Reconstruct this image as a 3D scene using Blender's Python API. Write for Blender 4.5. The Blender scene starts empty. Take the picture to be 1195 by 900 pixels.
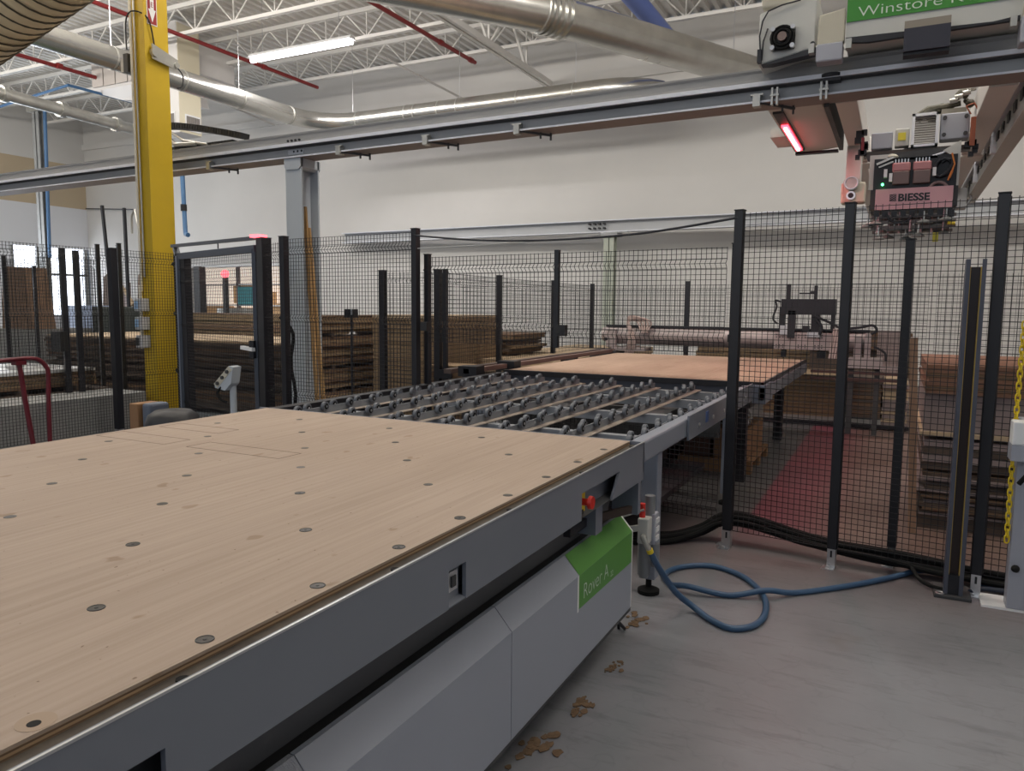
import bpy, bmesh, math, random
from math import sin, cos, pi, radians, sqrt, atan2
from mathutils import Vector, Matrix
random.seed(7)
sc = bpy.context.scene
COL = sc.collection

# ------------------------------------------------------------------ materials
def mat(name, rgb, rough=.6, metal=0, var=.0, scale=4, stretch=(1,1,1), bump=0, rgb2=None, emit=None, es=0, detail=4, spec=.5):
    m = bpy.data.materials.new(name); m.use_nodes = True
    nt = m.node_tree; n = nt.nodes; l = nt.links
    b = n['Principled BSDF']
    b.inputs['Base Color'].default_value = (*rgb, 1)
    b.inputs['Roughness'].default_value = rough
    b.inputs['Metallic'].default_value = metal
    b.inputs['Specular IOR Level'].default_value = spec
    if emit:
        b.inputs['Emission Color'].default_value = (*emit, 1)
        b.inputs['Emission Strength'].default_value = es
    if var or bump or rgb2:
        tc = n.new('ShaderNodeTexCoord'); mp = n.new('ShaderNodeMapping')
        mp.inputs['Scale'].default_value = stretch
        l.new(tc.outputs['Object'], mp.inputs['Vector'])
        nz = n.new('ShaderNodeTexNoise'); nz.inputs['Scale'].default_value = scale
        nz.inputs['Detail'].default_value = detail; nz.inputs['Roughness'].default_value = .62
        l.new(mp.outputs[0], nz.inputs['Vector'])
        if var or rgb2:
            cr = n.new('ShaderNodeValToRGB')
            c2 = rgb2 if rgb2 else tuple(max(0, c*(1-var)) for c in rgb)
            cr.color_ramp.elements[0].position = .32; cr.color_ramp.elements[1].position = .68
            cr.color_ramp.elements[0].color = (*c2, 1); cr.color_ramp.elements[1].color = (*rgb, 1)
            l.new(nz.outputs['Fac'], cr.inputs[0]); l.new(cr.outputs[0], b.inputs['Base Color'])
        if bump:
            bp = n.new('ShaderNodeBump'); bp.inputs['Strength'].default_value = bump
            bp.inputs['Distance'].default_value = .01
            l.new(nz.outputs['Fac'], bp.inputs['Height']); l.new(bp.outputs[0], b.inputs['Normal'])
    return m

def mdf_mat(name, light, dark, specks=True):
    m = bpy.data.materials.new(name); m.use_nodes = True
    nt = m.node_tree; n = nt.nodes; l = nt.links; b = n['Principled BSDF']
    b.inputs['Roughness'].default_value = .72; b.inputs['Specular IOR Level'].default_value = .25
    tc = n.new('ShaderNodeTexCoord')
    def noise(sx, sy, sc_, det, rough=.6):
        mp = n.new('ShaderNodeMapping'); mp.inputs['Scale'].default_value = (sx, sy, 1)
        l.new(tc.outputs['Object'], mp.inputs['Vector'])
        nz = n.new('ShaderNodeTexNoise'); nz.inputs['Scale'].default_value = sc_
        nz.inputs['Detail'].default_value = det; nz.inputs['Roughness'].default_value = rough
        l.new(mp.outputs[0], nz.inputs['Vector']); return nz
    def ramp(a, b_, c1, c2):
        r = n.new('ShaderNodeValToRGB'); r.color_ramp.elements[0].position = a; r.color_ramp.elements[1].position = b_
        r.color_ramp.elements[0].color = (*c1, 1); r.color_ramp.elements[1].color = (*c2, 1); return r
    def mul(fac, ca, cb):
        mx = n.new('ShaderNodeMix'); mx.data_type = 'RGBA'; mx.blend_type = 'MULTIPLY'
        mx.inputs[0].default_value = fac; l.new(ca, mx.inputs[6]); l.new(cb, mx.inputs[7]); return mx.outputs[2]
    a = noise(1.6, .5, 1.3, 4); ra = ramp(.3, .7, dark, light); l.new(a.outputs['Fac'], ra.inputs[0])
    s = noise(60, 1.0, 1.0, 3); rs = ramp(.35, .62, (.88, .87, .85), (1, 1, 1)); l.new(s.outputs['Fac'], rs.inputs[0])
    c = mul(1, ra.outputs[0], rs.outputs[0])
    if specks:
        p = noise(12, 7, 1.0, 2, .45); rp = ramp(.69, .72, (1, 1, 1), (.74, .67, .60)); l.new(p.outputs['Fac'], rp.inputs[0])
        c = mul(.8, c, rp.outputs[0])
        q = noise(70, 50, 1.0, 2, .5); rq = ramp(.72, .75, (1, 1, 1), (.45, .38, .33)); l.new(q.outputs['Fac'], rq.inputs[0])
        c = mul(.8, c, rq.outputs[0])
    l.new(c, b.inputs['Base Color'])
    return m

def floor_mat():
    m = bpy.data.materials.new('sealed_concrete'); m.use_nodes = True
    nt = m.node_tree; n = nt.nodes; l = nt.links; b = n['Principled BSDF']
    tc = n.new('ShaderNodeTexCoord')
    def noise(scale, det, rough=.6, st=(1, 1, 1)):
        mp = n.new('ShaderNodeMapping'); mp.inputs['Scale'].default_value = st
        l.new(tc.outputs['Object'], mp.inputs['Vector'])
        nz = n.new('ShaderNodeTexNoise'); nz.inputs['Scale'].default_value = scale
        nz.inputs['Detail'].default_value = det; nz.inputs['Roughness'].default_value = rough
        l.new(mp.outputs[0], nz.inputs['Vector']); return nz
    def ramp(a, b_, c1, c2):
        r = n.new('ShaderNodeValToRGB'); r.color_ramp.elements[0].position = a; r.color_ramp.elements[1].position = b_
        r.color_ramp.elements[0].color = (*c1, 1); r.color_ramp.elements[1].color = (*c2, 1); return r
    def mul(fac, ca, cb):
        mx = n.new('ShaderNodeMix'); mx.data_type = 'RGBA'; mx.blend_type = 'MULTIPLY'
        mx.inputs[0].default_value = fac; l.new(ca, mx.inputs[6]); l.new(cb, mx.inputs[7]); return mx.outputs[2]
    big = noise(.9, 6, .62); r1 = ramp(.3, .7, (.155, .158, .175), (.245, .25, .275)); l.new(big.outputs['Fac'], r1.inputs[0])
    scr = noise(3, 6, .7, (1.0, 4.5, 1)); r2 = ramp(.36, .47, (.74, .74, .74), (1, 1, 1)); l.new(scr.outputs['Fac'], r2.inputs[0])
    c = mul(.8, r1.outputs[0], r2.outputs[0])
    # thin dark scuffs
    wv = noise(2.6, 3, .6); r3 = n.new('ShaderNodeValToRGB'); e = r3.color_ramp.elements
    e[0].position = .488; e[0].color = (1, 1, 1, 1); e[1].position = .512; e[1].color = (1, 1, 1, 1)
    k = e.new(.5); k.color = (.72, .72, .73, 1); l.new(wv.outputs['Fac'], r3.inputs[0])
    c = mul(.3, c, r3.outputs[0])
    st = noise(1.7, 3, .5, (1, 1, 1)); r4 = ramp(.66, .70, (1, 1, 1), (.80, .70, .6)); l.new(st.outputs['Fac'], r4.inputs[0])
    c = mul(.5, c, r4.outputs[0])
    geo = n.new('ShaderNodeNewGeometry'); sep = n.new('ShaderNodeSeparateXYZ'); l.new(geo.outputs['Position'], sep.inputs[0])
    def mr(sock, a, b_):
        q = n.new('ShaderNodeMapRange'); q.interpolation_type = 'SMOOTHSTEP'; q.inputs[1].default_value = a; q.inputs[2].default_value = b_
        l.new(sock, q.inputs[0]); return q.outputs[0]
    def mth(op, a, b_):
        q = n.new('ShaderNodeMath'); q.operation = op
        for i_, v in enumerate((a, b_)):
            if isinstance(v, (int, float)): q.inputs[i_].default_value = v
            else: l.new(v, q.inputs[i_])
        return q.outputs[0]
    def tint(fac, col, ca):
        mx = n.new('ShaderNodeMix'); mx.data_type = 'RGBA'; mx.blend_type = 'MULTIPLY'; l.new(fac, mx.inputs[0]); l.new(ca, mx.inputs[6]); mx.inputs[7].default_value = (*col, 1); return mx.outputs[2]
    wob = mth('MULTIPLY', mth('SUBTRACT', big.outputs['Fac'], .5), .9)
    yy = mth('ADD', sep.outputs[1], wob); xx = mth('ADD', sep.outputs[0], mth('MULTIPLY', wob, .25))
    # brown tint near and behind the fence line
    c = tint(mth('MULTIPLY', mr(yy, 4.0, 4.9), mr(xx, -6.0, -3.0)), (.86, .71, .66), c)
    # painted walkway, crisp left edge, fading right edge; floor darker left, warmer right
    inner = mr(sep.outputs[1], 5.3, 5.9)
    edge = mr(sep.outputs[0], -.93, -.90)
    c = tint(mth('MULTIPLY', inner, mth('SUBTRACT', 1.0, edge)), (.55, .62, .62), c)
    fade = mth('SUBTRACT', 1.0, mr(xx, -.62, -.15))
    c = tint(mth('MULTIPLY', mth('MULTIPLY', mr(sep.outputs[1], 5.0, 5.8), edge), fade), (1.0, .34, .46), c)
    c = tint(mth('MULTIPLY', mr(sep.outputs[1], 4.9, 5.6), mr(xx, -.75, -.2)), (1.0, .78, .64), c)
    l.new(c, b.inputs['Base Color'])
    rr = n.new('ShaderNodeMapRange'); rr.inputs[3].default_value = .34; rr.inputs[4].default_value = .5
    l.new(scr.outputs['Fac'], rr.inputs[0]); l.new(rr.outputs[0], b.inputs['Roughness'])
    bp = n.new('ShaderNodeBump'); bp.inputs['Strength'].default_value = .08; bp.inputs['Distance'].default_value = .01
    l.new(scr.outputs['Fac'], bp.inputs['Height']); l.new(bp.outputs[0], b.inputs['Normal'])
    return m

def layered_mat(name, c1, c2, period, noise_amt=.3):
    """boards seen edge-on: thin horizontal layers"""
    m = bpy.data.materials.new(name); m.use_nodes = True
    nt = m.node_tree; n = nt.nodes; l = nt.links; b = n['Principled BSDF']; b.inputs['Roughness'].default_value = .8
    tc = n.new('ShaderNodeTexCoord'); w = n.new('ShaderNodeTexWave'); w.bands_direction = 'Z'
    w.inputs['Scale'].default_value = 2*pi/20/period; w.inputs['Distortion'].default_value = noise_amt
    w.inputs['Detail'].default_value = 2; l.new(tc.outputs['Object'], w.inputs['Vector'])
    r = n.new('ShaderNodeValToRGB'); r.color_ramp.elements[0].position = .15; r.color_ramp.elements[1].position = .6
    r.color_ramp.elements[0].color = (*c2, 1); r.color_ramp.elements[1].color = (*c1, 1)
    l.new(w.outputs['Fac'], r.inputs[0]); l.new(r.outputs[0], b.inputs['Base Color'])
    return m

M = dict(
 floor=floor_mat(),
 wall=mat('painted_wall', (.66, .645, .62), .8, var=.05, scale=.5),
 wall_tan=mat('tan_wall', (.52, .42, .29), .8),
 wall_white=mat('white_panel_wall', (.74, .75, .78), .7),
 deck=mat('white_roof_deck', (.78, .755, .71), .6),
 joist=mat('white_joist_paint', (.80, .78, .74), .5),
 joist_dark=mat('grey_joist_paint', (.50, .48, .46), .5),
 mdf=mdf_mat('spoilboard', (.44, .35, .285), (.39, .305, .245)),
 mdf_far=mdf_mat('far_spoilboard', (.50, .37, .28), (.38, .27, .20)),
 edge=layered_mat('board_edge', (.42, .28, .16), (.16, .10, .06), .008),
 apron=mat('slate_grey_paint', (.19, .205, .245), .45, var=.06, scale=2),
 apron_hi=mat('steel_edge_highlight', (.55, .56, .58), .35, .7),
 recess=mat('dark_grey_paint', (.05, .05, .052), .55),
 gap=mat('dusty_dark_rubber', (.055, .045, .038), .8, rgb2=(.11, .09, .07), scale=9),
 panel=mat('light_grey_powder_coat', (.34, .365, .43), .42, var=.04, scale=1.5),
 panel_rough=mat('textured_grey_coat', (.33, .345, .39), .6, bump=.4, scale=220),
 green=mat('green_decal', (.10, .30, .055), .4),
 green2=mat('bright_green_panel', (.045, .25, .03), .5),
 white=mat('white_paint', (.8, .8, .8), .5),
 letter=mat('pale_lettering', (.62, .72, .62), .5),
 black=mat('black_powder_coat', (.012, .012, .016), .45),
 blackpl=mat('black_plastic', (.015, .015, .016), .55),
 rubber=mat('black_rubber', (.008, .008, .008), .75, spec=.25),
 wire=mat('black_wire_coating', (.012, .012, .014), .5),
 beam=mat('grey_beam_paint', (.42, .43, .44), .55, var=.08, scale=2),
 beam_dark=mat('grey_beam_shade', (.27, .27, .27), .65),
 beam_lip=mat('polished_rail', (.72, .74, .80), .5, .0),
 girder=mat('girder_cream_grey', (.66, .63, .60), .5),
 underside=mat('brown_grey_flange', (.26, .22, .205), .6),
 col=mat('grey_column_paint', (.46, .50, .54), .5),
 steel=mat('zinc_steel', (.62, .62, .63), .3, .85),
 galv=mat('galvanised_duct', (.66, .65, .61), .27, .9, var=.18, scale=3),
 galv_dull=mat('dull_galvanised_pipe', (.55, .54, .50), .4, .7, var=.2, scale=3),
 yellow=mat('yellow_column_paint', (.60, .40, .015), .5, var=.08, scale=2),
 yellow_s=mat('safety_yellow', (.75, .55, .02), .5),
 red=mat('red_pipe_paint', (.25, .02, .02), .5),
 redb=mat('emergency_red', (.65, .03, .02), .35),
 cart=mat('dark_red_tube', (.11, .008, .016), .4),
 blue=mat('blue_hose', (.045, .10, .19), .4),
 bluepipe=mat('blue_pipe_paint', (.06, .15, .30), .5),
 blueduct=mat('blue_duct_paint', (.10, .17, .52), .4),
 tan=mat('tan_flexible_duct', (.72, .58, .36), .6),
 tan_rib=mat('duct_rib', (.10, .08, .05), .6),
 cab=mat('cabinet_grey', (.54, .54, .51), .55),
 cab2=mat('cabinet_cream', (.50, .47, .38), .6),
 cabblue=mat('cover_blue_grey', (.36, .37, .42), .5),
 navy=mat('dark_navy_plate', (.025, .025, .04), .5),
 roller=mat('grey_roller_wheel', (.12, .13, .15), .5),
 rail=mat('roller_rail_steel', (.20, .215, .24), .5),
 flange=mat('roller_rail_flange', (.55, .47, .40), .4, .4),
 pink=mat('pinkish_cover', (.50, .22, .22), .4, .1),
 sign=mat('red_lit_sign_plate', (.72, .40, .43), .5),  # red light of the lamp bar is put into the plate colour
 machine=mat('machine_rose_grey', (.36, .31, .30), .45, .2, var=.15, scale=6),
 wood_y=mat('yellow_brown_board', (.29, .20, .115), .8, var=.25, scale=5),
 wood_b=mat('brown_board', (.20, .12, .07), .8, var=.3, scale=5),
 wood_d=mat('dark_brown_board', (.12, .085, .065), .8, var=.35, scale=5),
 wood_l=mat('pale_board', (.50, .38, .25), .8, var=.15, scale=4),
 wood_o=mat('orange_brown_board', (.24, .125, .08), .8, var=.25, scale=5),
 plank=mat('raw_timber', (.48, .29, .12), .75, var=.25, scale=3, stretch=(8, 8, .6)),
 wrap=mat('mauve_board_face', (.30, .235, .225), .45, var=.2, scale=3),
 wrapgloss=mat('plastic_film', (.30, .29, .29), .12, var=.5, scale=14, bump=.7),
 wrapwhite=mat('white_foil_wrap', (.7, .7, .7), .45, var=.25, scale=10, bump=.4),
 cardboard=mat('cardboard', (.28, .15, .07), .8, var=.15, scale=4),
 cardb_d=mat('dark_cardboard', (.11, .055, .04), .8, var=.15, scale=4),
 curb=mat('concrete_grey', (.30, .30, .29), .8, var=.15, scale=6),
 stain=mat('brown_floor_debris', (.20, .125, .07), .9, var=.5, scale=40),
 path=mat('rose_floor_paint', (.30, .06, .11), .5, var=.25, scale=4),
 pathw=mat('orange_brown_floor', (.33, .22, .18), .55, var=.25, scale=2),
 tube=mat('tube_glow', (1, 1, 1), .5, emit=(1, .93, 1), es=14),
 redled=mat('red_led', (1, .1, .1), .5, emit=(1, .03, .05), es=9),
 redcore=mat('red_led_core', (1, .8, .8), .5, emit=(1, .6, .65), es=14),
 redlamp=mat('red_lamp', (1, .1, .1), .5, emit=(1, .08, .1), es=5),
 greenled=mat('green_led', (.1, 1, .3), .5, emit=(.1, 1, .3), es=6),
 daylight=mat('daylight_pane', (.8, .85, 1), .5, emit=(.84, .90, 1), es=4.5),
 warmwall=mat('glowing_storage_wall', (.8, .7, .6), .8, emit=(1, .86, .74), es=.75),  # wall glows on its own, standing in for the bay's lighting
 warmbox=mat('tan_carton_glow', (.55, .36, .20), .8, emit=(1, .6, .3), es=.12),  # cartons get a faint glow of their own for the warm bay light
 teal=mat('teal_sign', (.05, .25, .28), .6),
 hvac=mat('hvac_white_metal', (.72, .70, .68), .5),
 hvac_y=mat('hvac_cream_metal', (.72, .66, .50), .5),
 grille=mat('grey_grille', (.25, .23, .21), .6),
 cream=mat('white_plastic_conduit', (.75, .70, .58), .4),
 lightblue=mat('blue_cover_plate', (.35, .55, .8), .4),
 pinkwhite=mat('hvac_side', (.55, .50, .46), .6),
 maroon=mat('sign_red', (.30, .02, .02), .5),
 pencil=mat('pencil_line', (.12, .08, .06), .8),
)

# ------------------------------------------------------------------ mesh builder
WL = {}
class MB:
    def __init__(s): s.v = []; s.f = []
    def add(s, vs, fs):
        o = len(s.v); s.v += [Vector(v) for v in vs]; s.f += [tuple(i+o for i in f) for f in fs]; return s
    def box(s, x0, x1, y0, y1, z0, z1):
        return s.add([(x0,y0,z0),(x1,y0,z0),(x1,y1,z0),(x0,y1,z0),(x0,y0,z1),(x1,y0,z1),(x1,y1,z1),(x0,y1,z1)],
              [(3,2,1,0),(4,5,6,7),(0,1,5,4),(1,2,6,5),(2,3,7,6),(3,0,4,7)])
    def bar(s, p, q, w, h, up=(0,0,1)):
        p = Vector(p); q = Vector(q); d = (q-p).normalized(); u = Vector(up)
        if abs(d.dot(u)) > .99: u = Vector((0,1,0))
        r = d.cross(u).normalized(); u = r.cross(d).normalized()
        a = []
        for c in (p, q):
            for i, j in ((-1,-1),(1,-1),(1,1),(-1,1)): a.append(c + r*(i*w/2) + u*(j*h/2))
        return s.add(a, [(0,1,2,3),(7,6,5,4),(0,4,5,1),(1,5,6,2),(2,6,7,3),(3,7,4,0)])
    def tube(s, pts, r, n=8, closed=False, caps=True):
        pts = [Vector(p) for p in pts]; N = len(pts)
        rs = r if isinstance(r, (list, tuple)) else [r]*N
        vs = []; prev = None
        for i, p in enumerate(pts):
            if closed: d = pts[(i+1) % N] - pts[i-1]
            else: d = pts[min(i+1, N-1)] - pts[max(i-1, 0)]
            if d.length < 1e-9: d = Vector((0,0,1))
            d.normalize()
            if prev is None:
                a = Vector((0,0,1)) if abs(d.z) < .9 else Vector((1,0,0))
                u = d.cross(a).normalized()
            else: u = (prev - d*prev.dot(d)).normalized()
            prev = u; w = d.cross(u)
            for k in range(n):
                t = 2*pi*(k+.5)/n; vs.append(p + u*cos(t)*rs[i] + w*sin(t)*rs[i])
        fs = []
        M_ = N if closed else N-1
        for i in range(M_):
            j = (i+1) % N
            for k in range(n): k2 = (k+1) % n; fs.append((i*n+k, i*n+k2, j*n+k2, j*n+k))
        if caps and not closed:
            fs.append(tuple(range(n-1, -1, -1))); fs.append(tuple((N-1)*n+k for k in range(n)))
        return s.add(vs, fs)
    def cyl(s, p, q, r, n=14, r2=None): return s.tube([p, q], [r, r if r2 is None else r2], n)
    def poly(s, pts, idx=None): return s.add(pts, [tuple(range(len(pts)))])
    def prism(s, pts, d):
        """polygon pts (3D list) extruded by vector d"""
        n = len(pts); d = Vector(d); a = [Vector(p) for p in pts]; b = [p+d for p in a]
        return s.add(a+b, [tuple(range(n-1,-1,-1)), tuple(range(n, 2*n))] + [(i, (i+1)%n, (i+1)%n+n, i+n) for i in range(n)])
    def profY(s, prof, y0, y1): return s.prism([(x, y0, z) for x, z in prof], (0, y1-y0, 0))
    def sphere(s, c, r, n=12, m=8, sz=1):
        c = Vector(c); vs = []; fs = []
        for i in range(m+1):
            t = pi*i/m
            for k in range(n): vs.append(c + Vector((r*sin(t)*cos(2*pi*k/n), r*sin(t)*sin(2*pi*k/n), r*cos(t)*sz)))
        for i in range(m):
            for k in range(n): k2 = (k+1)%n; fs.append((i*n+k, (i+1)*n+k, (i+1)*n+k2, i*n+k2))
        return s.add(vs, fs)
    def build(s, name, m, parent=None, smooth=False, bevel=0, fix=True):
        mats = m if isinstance(m, (list, tuple)) else [m]
        if parent is not None: off = WL[parent.name]
        else:
            xs = [v.x for v in s.v]; ys = [v.y for v in s.v]; zs = [v.z for v in s.v]
            off = Vector(((min(xs)+max(xs))/2, (min(ys)+max(ys))/2, min(zs)))
        me = bpy.data.meshes.new(name); me.from_pydata([v-off for v in s.v], [], s.f)
        if fix:
            bm = bmesh.new(); bm.from_mesh(me); bmesh.ops.recalc_face_normals(bm, faces=bm.faces); bm.to_mesh(me); bm.free()
        for k in mats: me.materials.append(k)
        if smooth: me.polygons.foreach_set('use_smooth', [True]*len(me.polygons))
        me.update()
        o = bpy.data.objects.new(name, me); COL.objects.link(o)
        if parent is not None:
            o.parent = parent
        else: o.location = off
        WL[o.name] = off
        if bevel:
            b = o.modifiers.new('bevel', 'BEVEL'); b.width = bevel; b.segments = 2; b.limit_method = 'ANGLE'
        if smooth:
            try:
                me.set_sharp_from_angle(angle=radians(40))
            except Exception: pass
        return o

def tag(o, label, cat, group=None, kind=None):
    if label: o['label'] = label
    if cat: o['category'] = cat
    if group: o['group'] = group
    if kind: o['kind'] = kind
    return o
def thing(name, loc, label, cat, group=None):
    o = bpy.data.objects.new(name, None); COL.objects.link(o); o.location = loc; o.empty_display_size = .1
    WL[o.name] = Vector(loc); return tag(o, label, cat, group)
def struct(o, label=None, cat=None): o['kind'] = 'structure'; tag(o, label, cat); return o
def copy_tree(o, parent=None, loc=None, rotz=None):
    c = o.copy(); COL.objects.link(c); c.parent = parent
    if parent is None and loc is not None: c.location = loc
    if rotz is not None: c.rotation_euler.z = rotz
    for ch in o.children: copy_tree(ch, c)
    return c
def text_mesh(name, s, size, origin, right, up, m, parent, shear=0, spacing=1.0, extrude=.001, bold=0, sx=1.0):
    cu = bpy.data.curves.new('txt', 'FONT'); cu.body = s; cu.size = size; cu.shear = shear
    cu.space_character = spacing; cu.offset = bold; cu.extrude = 0
    t = bpy.data.objects.new('txt', cu); COL.objects.link(t)
    dg = bpy.context.evaluated_depsgraph_get(); me = bpy.data.meshes.new_from_object(t.evaluated_get(dg))
    bpy.data.objects.remove(t)
    right = Vector(right).normalized(); up = Vector(up).normalized(); nrm = right.cross(up)
    off = WL[parent.name]
    for v in me.vertices:
        v.co = Vector(origin) + right*v.co.x*sx + up*v.co.y + nrm*extrude - off
    me.name = name; me.materials.clear(); me.materials.append(m)
    o = bpy.data.objects.new(name, me); COL.objects.link(o); o.parent = parent; WL[o.name] = off
    return o

# ------------------------------------------------------------------ room shell
XL, XR, YB, YW, ZC = -26.0, 9.0, -6.0, 17.6, 8.15
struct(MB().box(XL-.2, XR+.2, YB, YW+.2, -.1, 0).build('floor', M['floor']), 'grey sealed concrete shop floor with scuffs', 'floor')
b = MB()
b.box(XL, -20.9, YW, YW+.2, 0, ZC); b.box(-16.4, XR, YW, YW+.2, 0, ZC); b.box(-20.9, -16.4, YW, YW+.2, 2.75, ZC)
struct(b.build('wall_back', M['wall']), 'tall white painted back wall', 'wall')
b = MB()
b.box(XL-.2, XL, YB, 14.9, 0, 4.87); b.box(XL-.2, XL, 14.9, YW, 3.45, 4.87); b.box(XL-.2, XL, 14.9, YW, 0, 1.15)
wl = struct(b.build('wall_left', M['wall_white']), 'white left side wall with tan band and grey upper part', 'wall')
MB().box(XL-.2, XL, YB, YW, 4.87, 6.35).build('tan_band', M['wall_tan'], wl)
MB().box(XL-.2, XL, YB, YW, 6.35, ZC).build('upper_wall', M['wall'], wl)
struct(MB().box(XR, XR+.2, 2, YW, 0, ZC).build('wall_right', M['wall']), 'plain right side wall', 'wall')
# corrugated deck, flutes along Y
b = MB(); P = .24; x = XL; prof = []
while x < XR:
    prof += [(x, ZC), (x+.09, ZC), (x+.12, ZC+.08), (x+.21, ZC+.08)]; x += P
n = len(prof); vs = [(a, YB, z) for a, z in prof] + [(a, YW+.2, z) for a, z in prof]
b.add(vs, [(i, i+1, n+i+1, n+i) for i in range(n-1)])
struct(b.build('ceiling', M['deck'], fix=False), 'white corrugated steel roof deck', 'ceiling')
# daylight window in left wall, bright storage opening in the back wall
w = MB().box(XL-.18, XL-.12, 14.9, YW, 1.15, 3.45).build('window_1', M['daylight']); struct(w, 'bright daylight opening in the left wall', 'window')
b = MB()
for y in (14.95, 15.8, 16.65, 17.5): b.box(XL-.12, XL-.02, y-.05, y+.05, 1.15, 3.45)
b.box(XL-.12, XL-.02, 14.9, YW, 2.5, 2.58)
b.build('window_frame', M['curb'], w)
w2 = MB().box(-26.0, -16.2, 19.9, 20.0, 0, 3.1).build('wall_storage', M['warmwall']); struct(w2, 'self glowing wall of the storage bay behind the opening', 'wall')
b = MB().box(-20.96, -20.9, YW-.03, YW, 0, 2.8).box(-16.4, -16.34, YW-.03, YW, 0, 2.8).box(-20.96, -16.34, YW-.03, YW, 2.75, 2.83)
struct(b.build('trim_1', M['white']), 'white frame around the storage opening', 'trim')

# ------------------------------------------------------------------ roof steel
def joist(y, label, x0=XL, x1=XR, zb=7.42, zt=8.08, ph=0):
    t = thing('roof_joist', (0, y, zb), label, 'joist', None)
    MB().box(x0, x1, y-.05, y-.015, zb, zb+.07).box(x0, x1, y+.015, y+.05, zb, zb+.07).build('bottom_chord', M['joist'], t)
    MB().box(x0, x1, y-.06, y-.015, zt-.09, zt).box(x0, x1, y+.015, y+.06, zt-.09, zt).build('top_chord', M['joist'], t)
    b = MB(); x = x0+ph; h = 1.15
    while x < x1-h:
        b.bar((x, y, zb+.04), (x+h*.5, y, zt-.05), .028, .028); b.bar((x+h*.5, y, zt-.05), (x+h, y, zb+.04), .028, .028)
        b.bar((x+h, y, zb+.04), (x+h, y, zt-.05), .022, .022); x += h
    b.build('web', M['joist'], t)
    return t
for i, (y, lb) in enumerate([(15.9, 'white open web roof joist nearest the back wall'), (14.0, 'white open web roof joist, second from the back wall'),
             (12.1, 'white open web roof joist above the hanging tube light, third from the back wall'), (10.1, 'white open web roof joist, fourth from the back wall'),
             (8.1, 'white open web roof joist, fifth from the back wall'), (6.1, 'white open web roof joist nearest the camera')]):
    joist(y, lb, ph=.3*i)
# joist girder running along Y
t = thing('joist_girder', (-7.9, 11, 7.0), 'deep grey truss girder running toward the back wall behind the silver duct', 'girder')
MB().box(-8.0, -7.93, 3, 17.45, 6.95, 7.07).box(-7.88, -7.81, 3, 17.45, 6.95, 7.07).build('bottom_chord', M['joist'], t)
MB().box(-8.0, -7.81, 3, 17.45, 7.95, 8.05).build('top_chord', M['joist'], t)
b = MB(); y = 3.6
while y < 15.6:
    b.bar((-7.9, y, 7.0), (-7.9, y+.9, 8.0), .05, .05); b.bar((-7.9, y+.9, 8.0), (-7.9, y+1.8, 7.0), .05, .05); b.bar((-7.9, y+1.8, 7.0), (-7.9, y+1.8, 8), .035, .035); y += 1.8
b.build('web', M['joist'], t)
t = thing('joist_brace', (-10.5, 16, 6.6), 'thin grey diagonal brace dropping from joist to back wall', 'brace')
MB().bar((-11.2, 14.9, 7.45), (-10.0, 16.9, 6.75), .04, .04).build('strut', M['joist_dark'], t)
MB().bar((-17.6, 14.9, 7.45), (-16.4, 17.0, 6.75), .04, .04).build('strut', M['joist_dark'], t)
MB().bar((-4.6, 14.9, 7.45), (-4.0, 17.0, 6.75), .04, .04).build('strut', M['joist_dark'], t)
# continuous ledge girt casting a line on the back wall
struct(MB().box(XL, XR, 17.52, 17.6, 6.92, 7.12).build('trim_2', M['wall']), 'grey girt line along the upper back wall', 'trim')

# red sprinkler pipes, blue pipes
def pipe(name, pts, r, m, label, cat='pipe', n=10, group=None, couplings=None, cm=None):
    t = thing(name, pts[0], label, cat, group)
    MB().tube(pts, r, n).build('pipe_run', m, t, smooth=True)
    if couplings:
        for (p, d) in couplings:
            p = Vector(p); d = Vector(d).normalized()
            MB().cyl(p-d*.06, p+d*.06, r*1.35, 12).build('coupling', cm or m, t, smooth=True)
    return t
pipe('sprinkler_pipe', [(-9.23, 2, 7.3), (-9.2, 16.1, 7.3)], .045, M['red'], 'red sprinkler pipe ending above the middle of the back wall', couplings=[((-9.2, 14.6, 7.3), (0,1,0)), ((-9.2, 15.9, 7.3), (0,1,0))])
pipe('sprinkler_pipe', [(-14.05, 2, 7.3), (-14.0, 16.1, 7.3)], .045, M['red'], 'red sprinkler pipe passing behind the tube light', couplings=[((-14.0, 14.2, 7.3), (0,1,0))])
pipe('sprinkler_pipe', [(-18.5, 2, 7.3), (-18.58, 14.4, 7.3)], .05, M['red'], 'leftmost red sprinkler pipe under the roof joists', couplings=[((-18.5, 12.0, 7.3), (0,1,0)), ((-18.5, 13.6, 7.3), (0,1,0))])
pipe('air_pipe', [(-22.5, 12.8, 6.95), (-18.5, 12.2, 6.9), (-18.4, 15.6, 6.9)], .035, M['bluepipe'], 'thin blue compressed air pipe under the joists at upper left')
pipe('air_pipe', [(-22.36, 14, 7.4), (-22.5, 14, 2.9)], .05, M['bluepipe'], 'thin vertical blue pipe beside the grey pole at left')
pipe('air_drop', [(-11.97, 10, 4.4), (-11.93, 10, 2.95), (-11.9, 9.98, 2.86), (-11.8, 9.95, 2.84)], .042, M['bluepipe'], 'blue air drop pipe with black elbow end below the beam', couplings=[((-11.95, 10, 3.35), (0,0,1))], cm=M['black'])
t = thing('steel_pole', (-22.7, 14, 0), 'narrow grey steel pole near the left wall', 'pole')
b = MB().box(-22.87, -22.57, 13.92, 13.94, 0, 7.4).box(-22.87, -22.57, 14.06, 14.08, 0, 7.4).box(-22.74, -22.70, 13.92, 14.08, 0, 7.4); b.build('pole', M['curb'], t)
MB().box(-23.0, -22.44, 13.85, 14.15, 7.1, 7.42).build('cap', M['galv_dull'], t)

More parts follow.
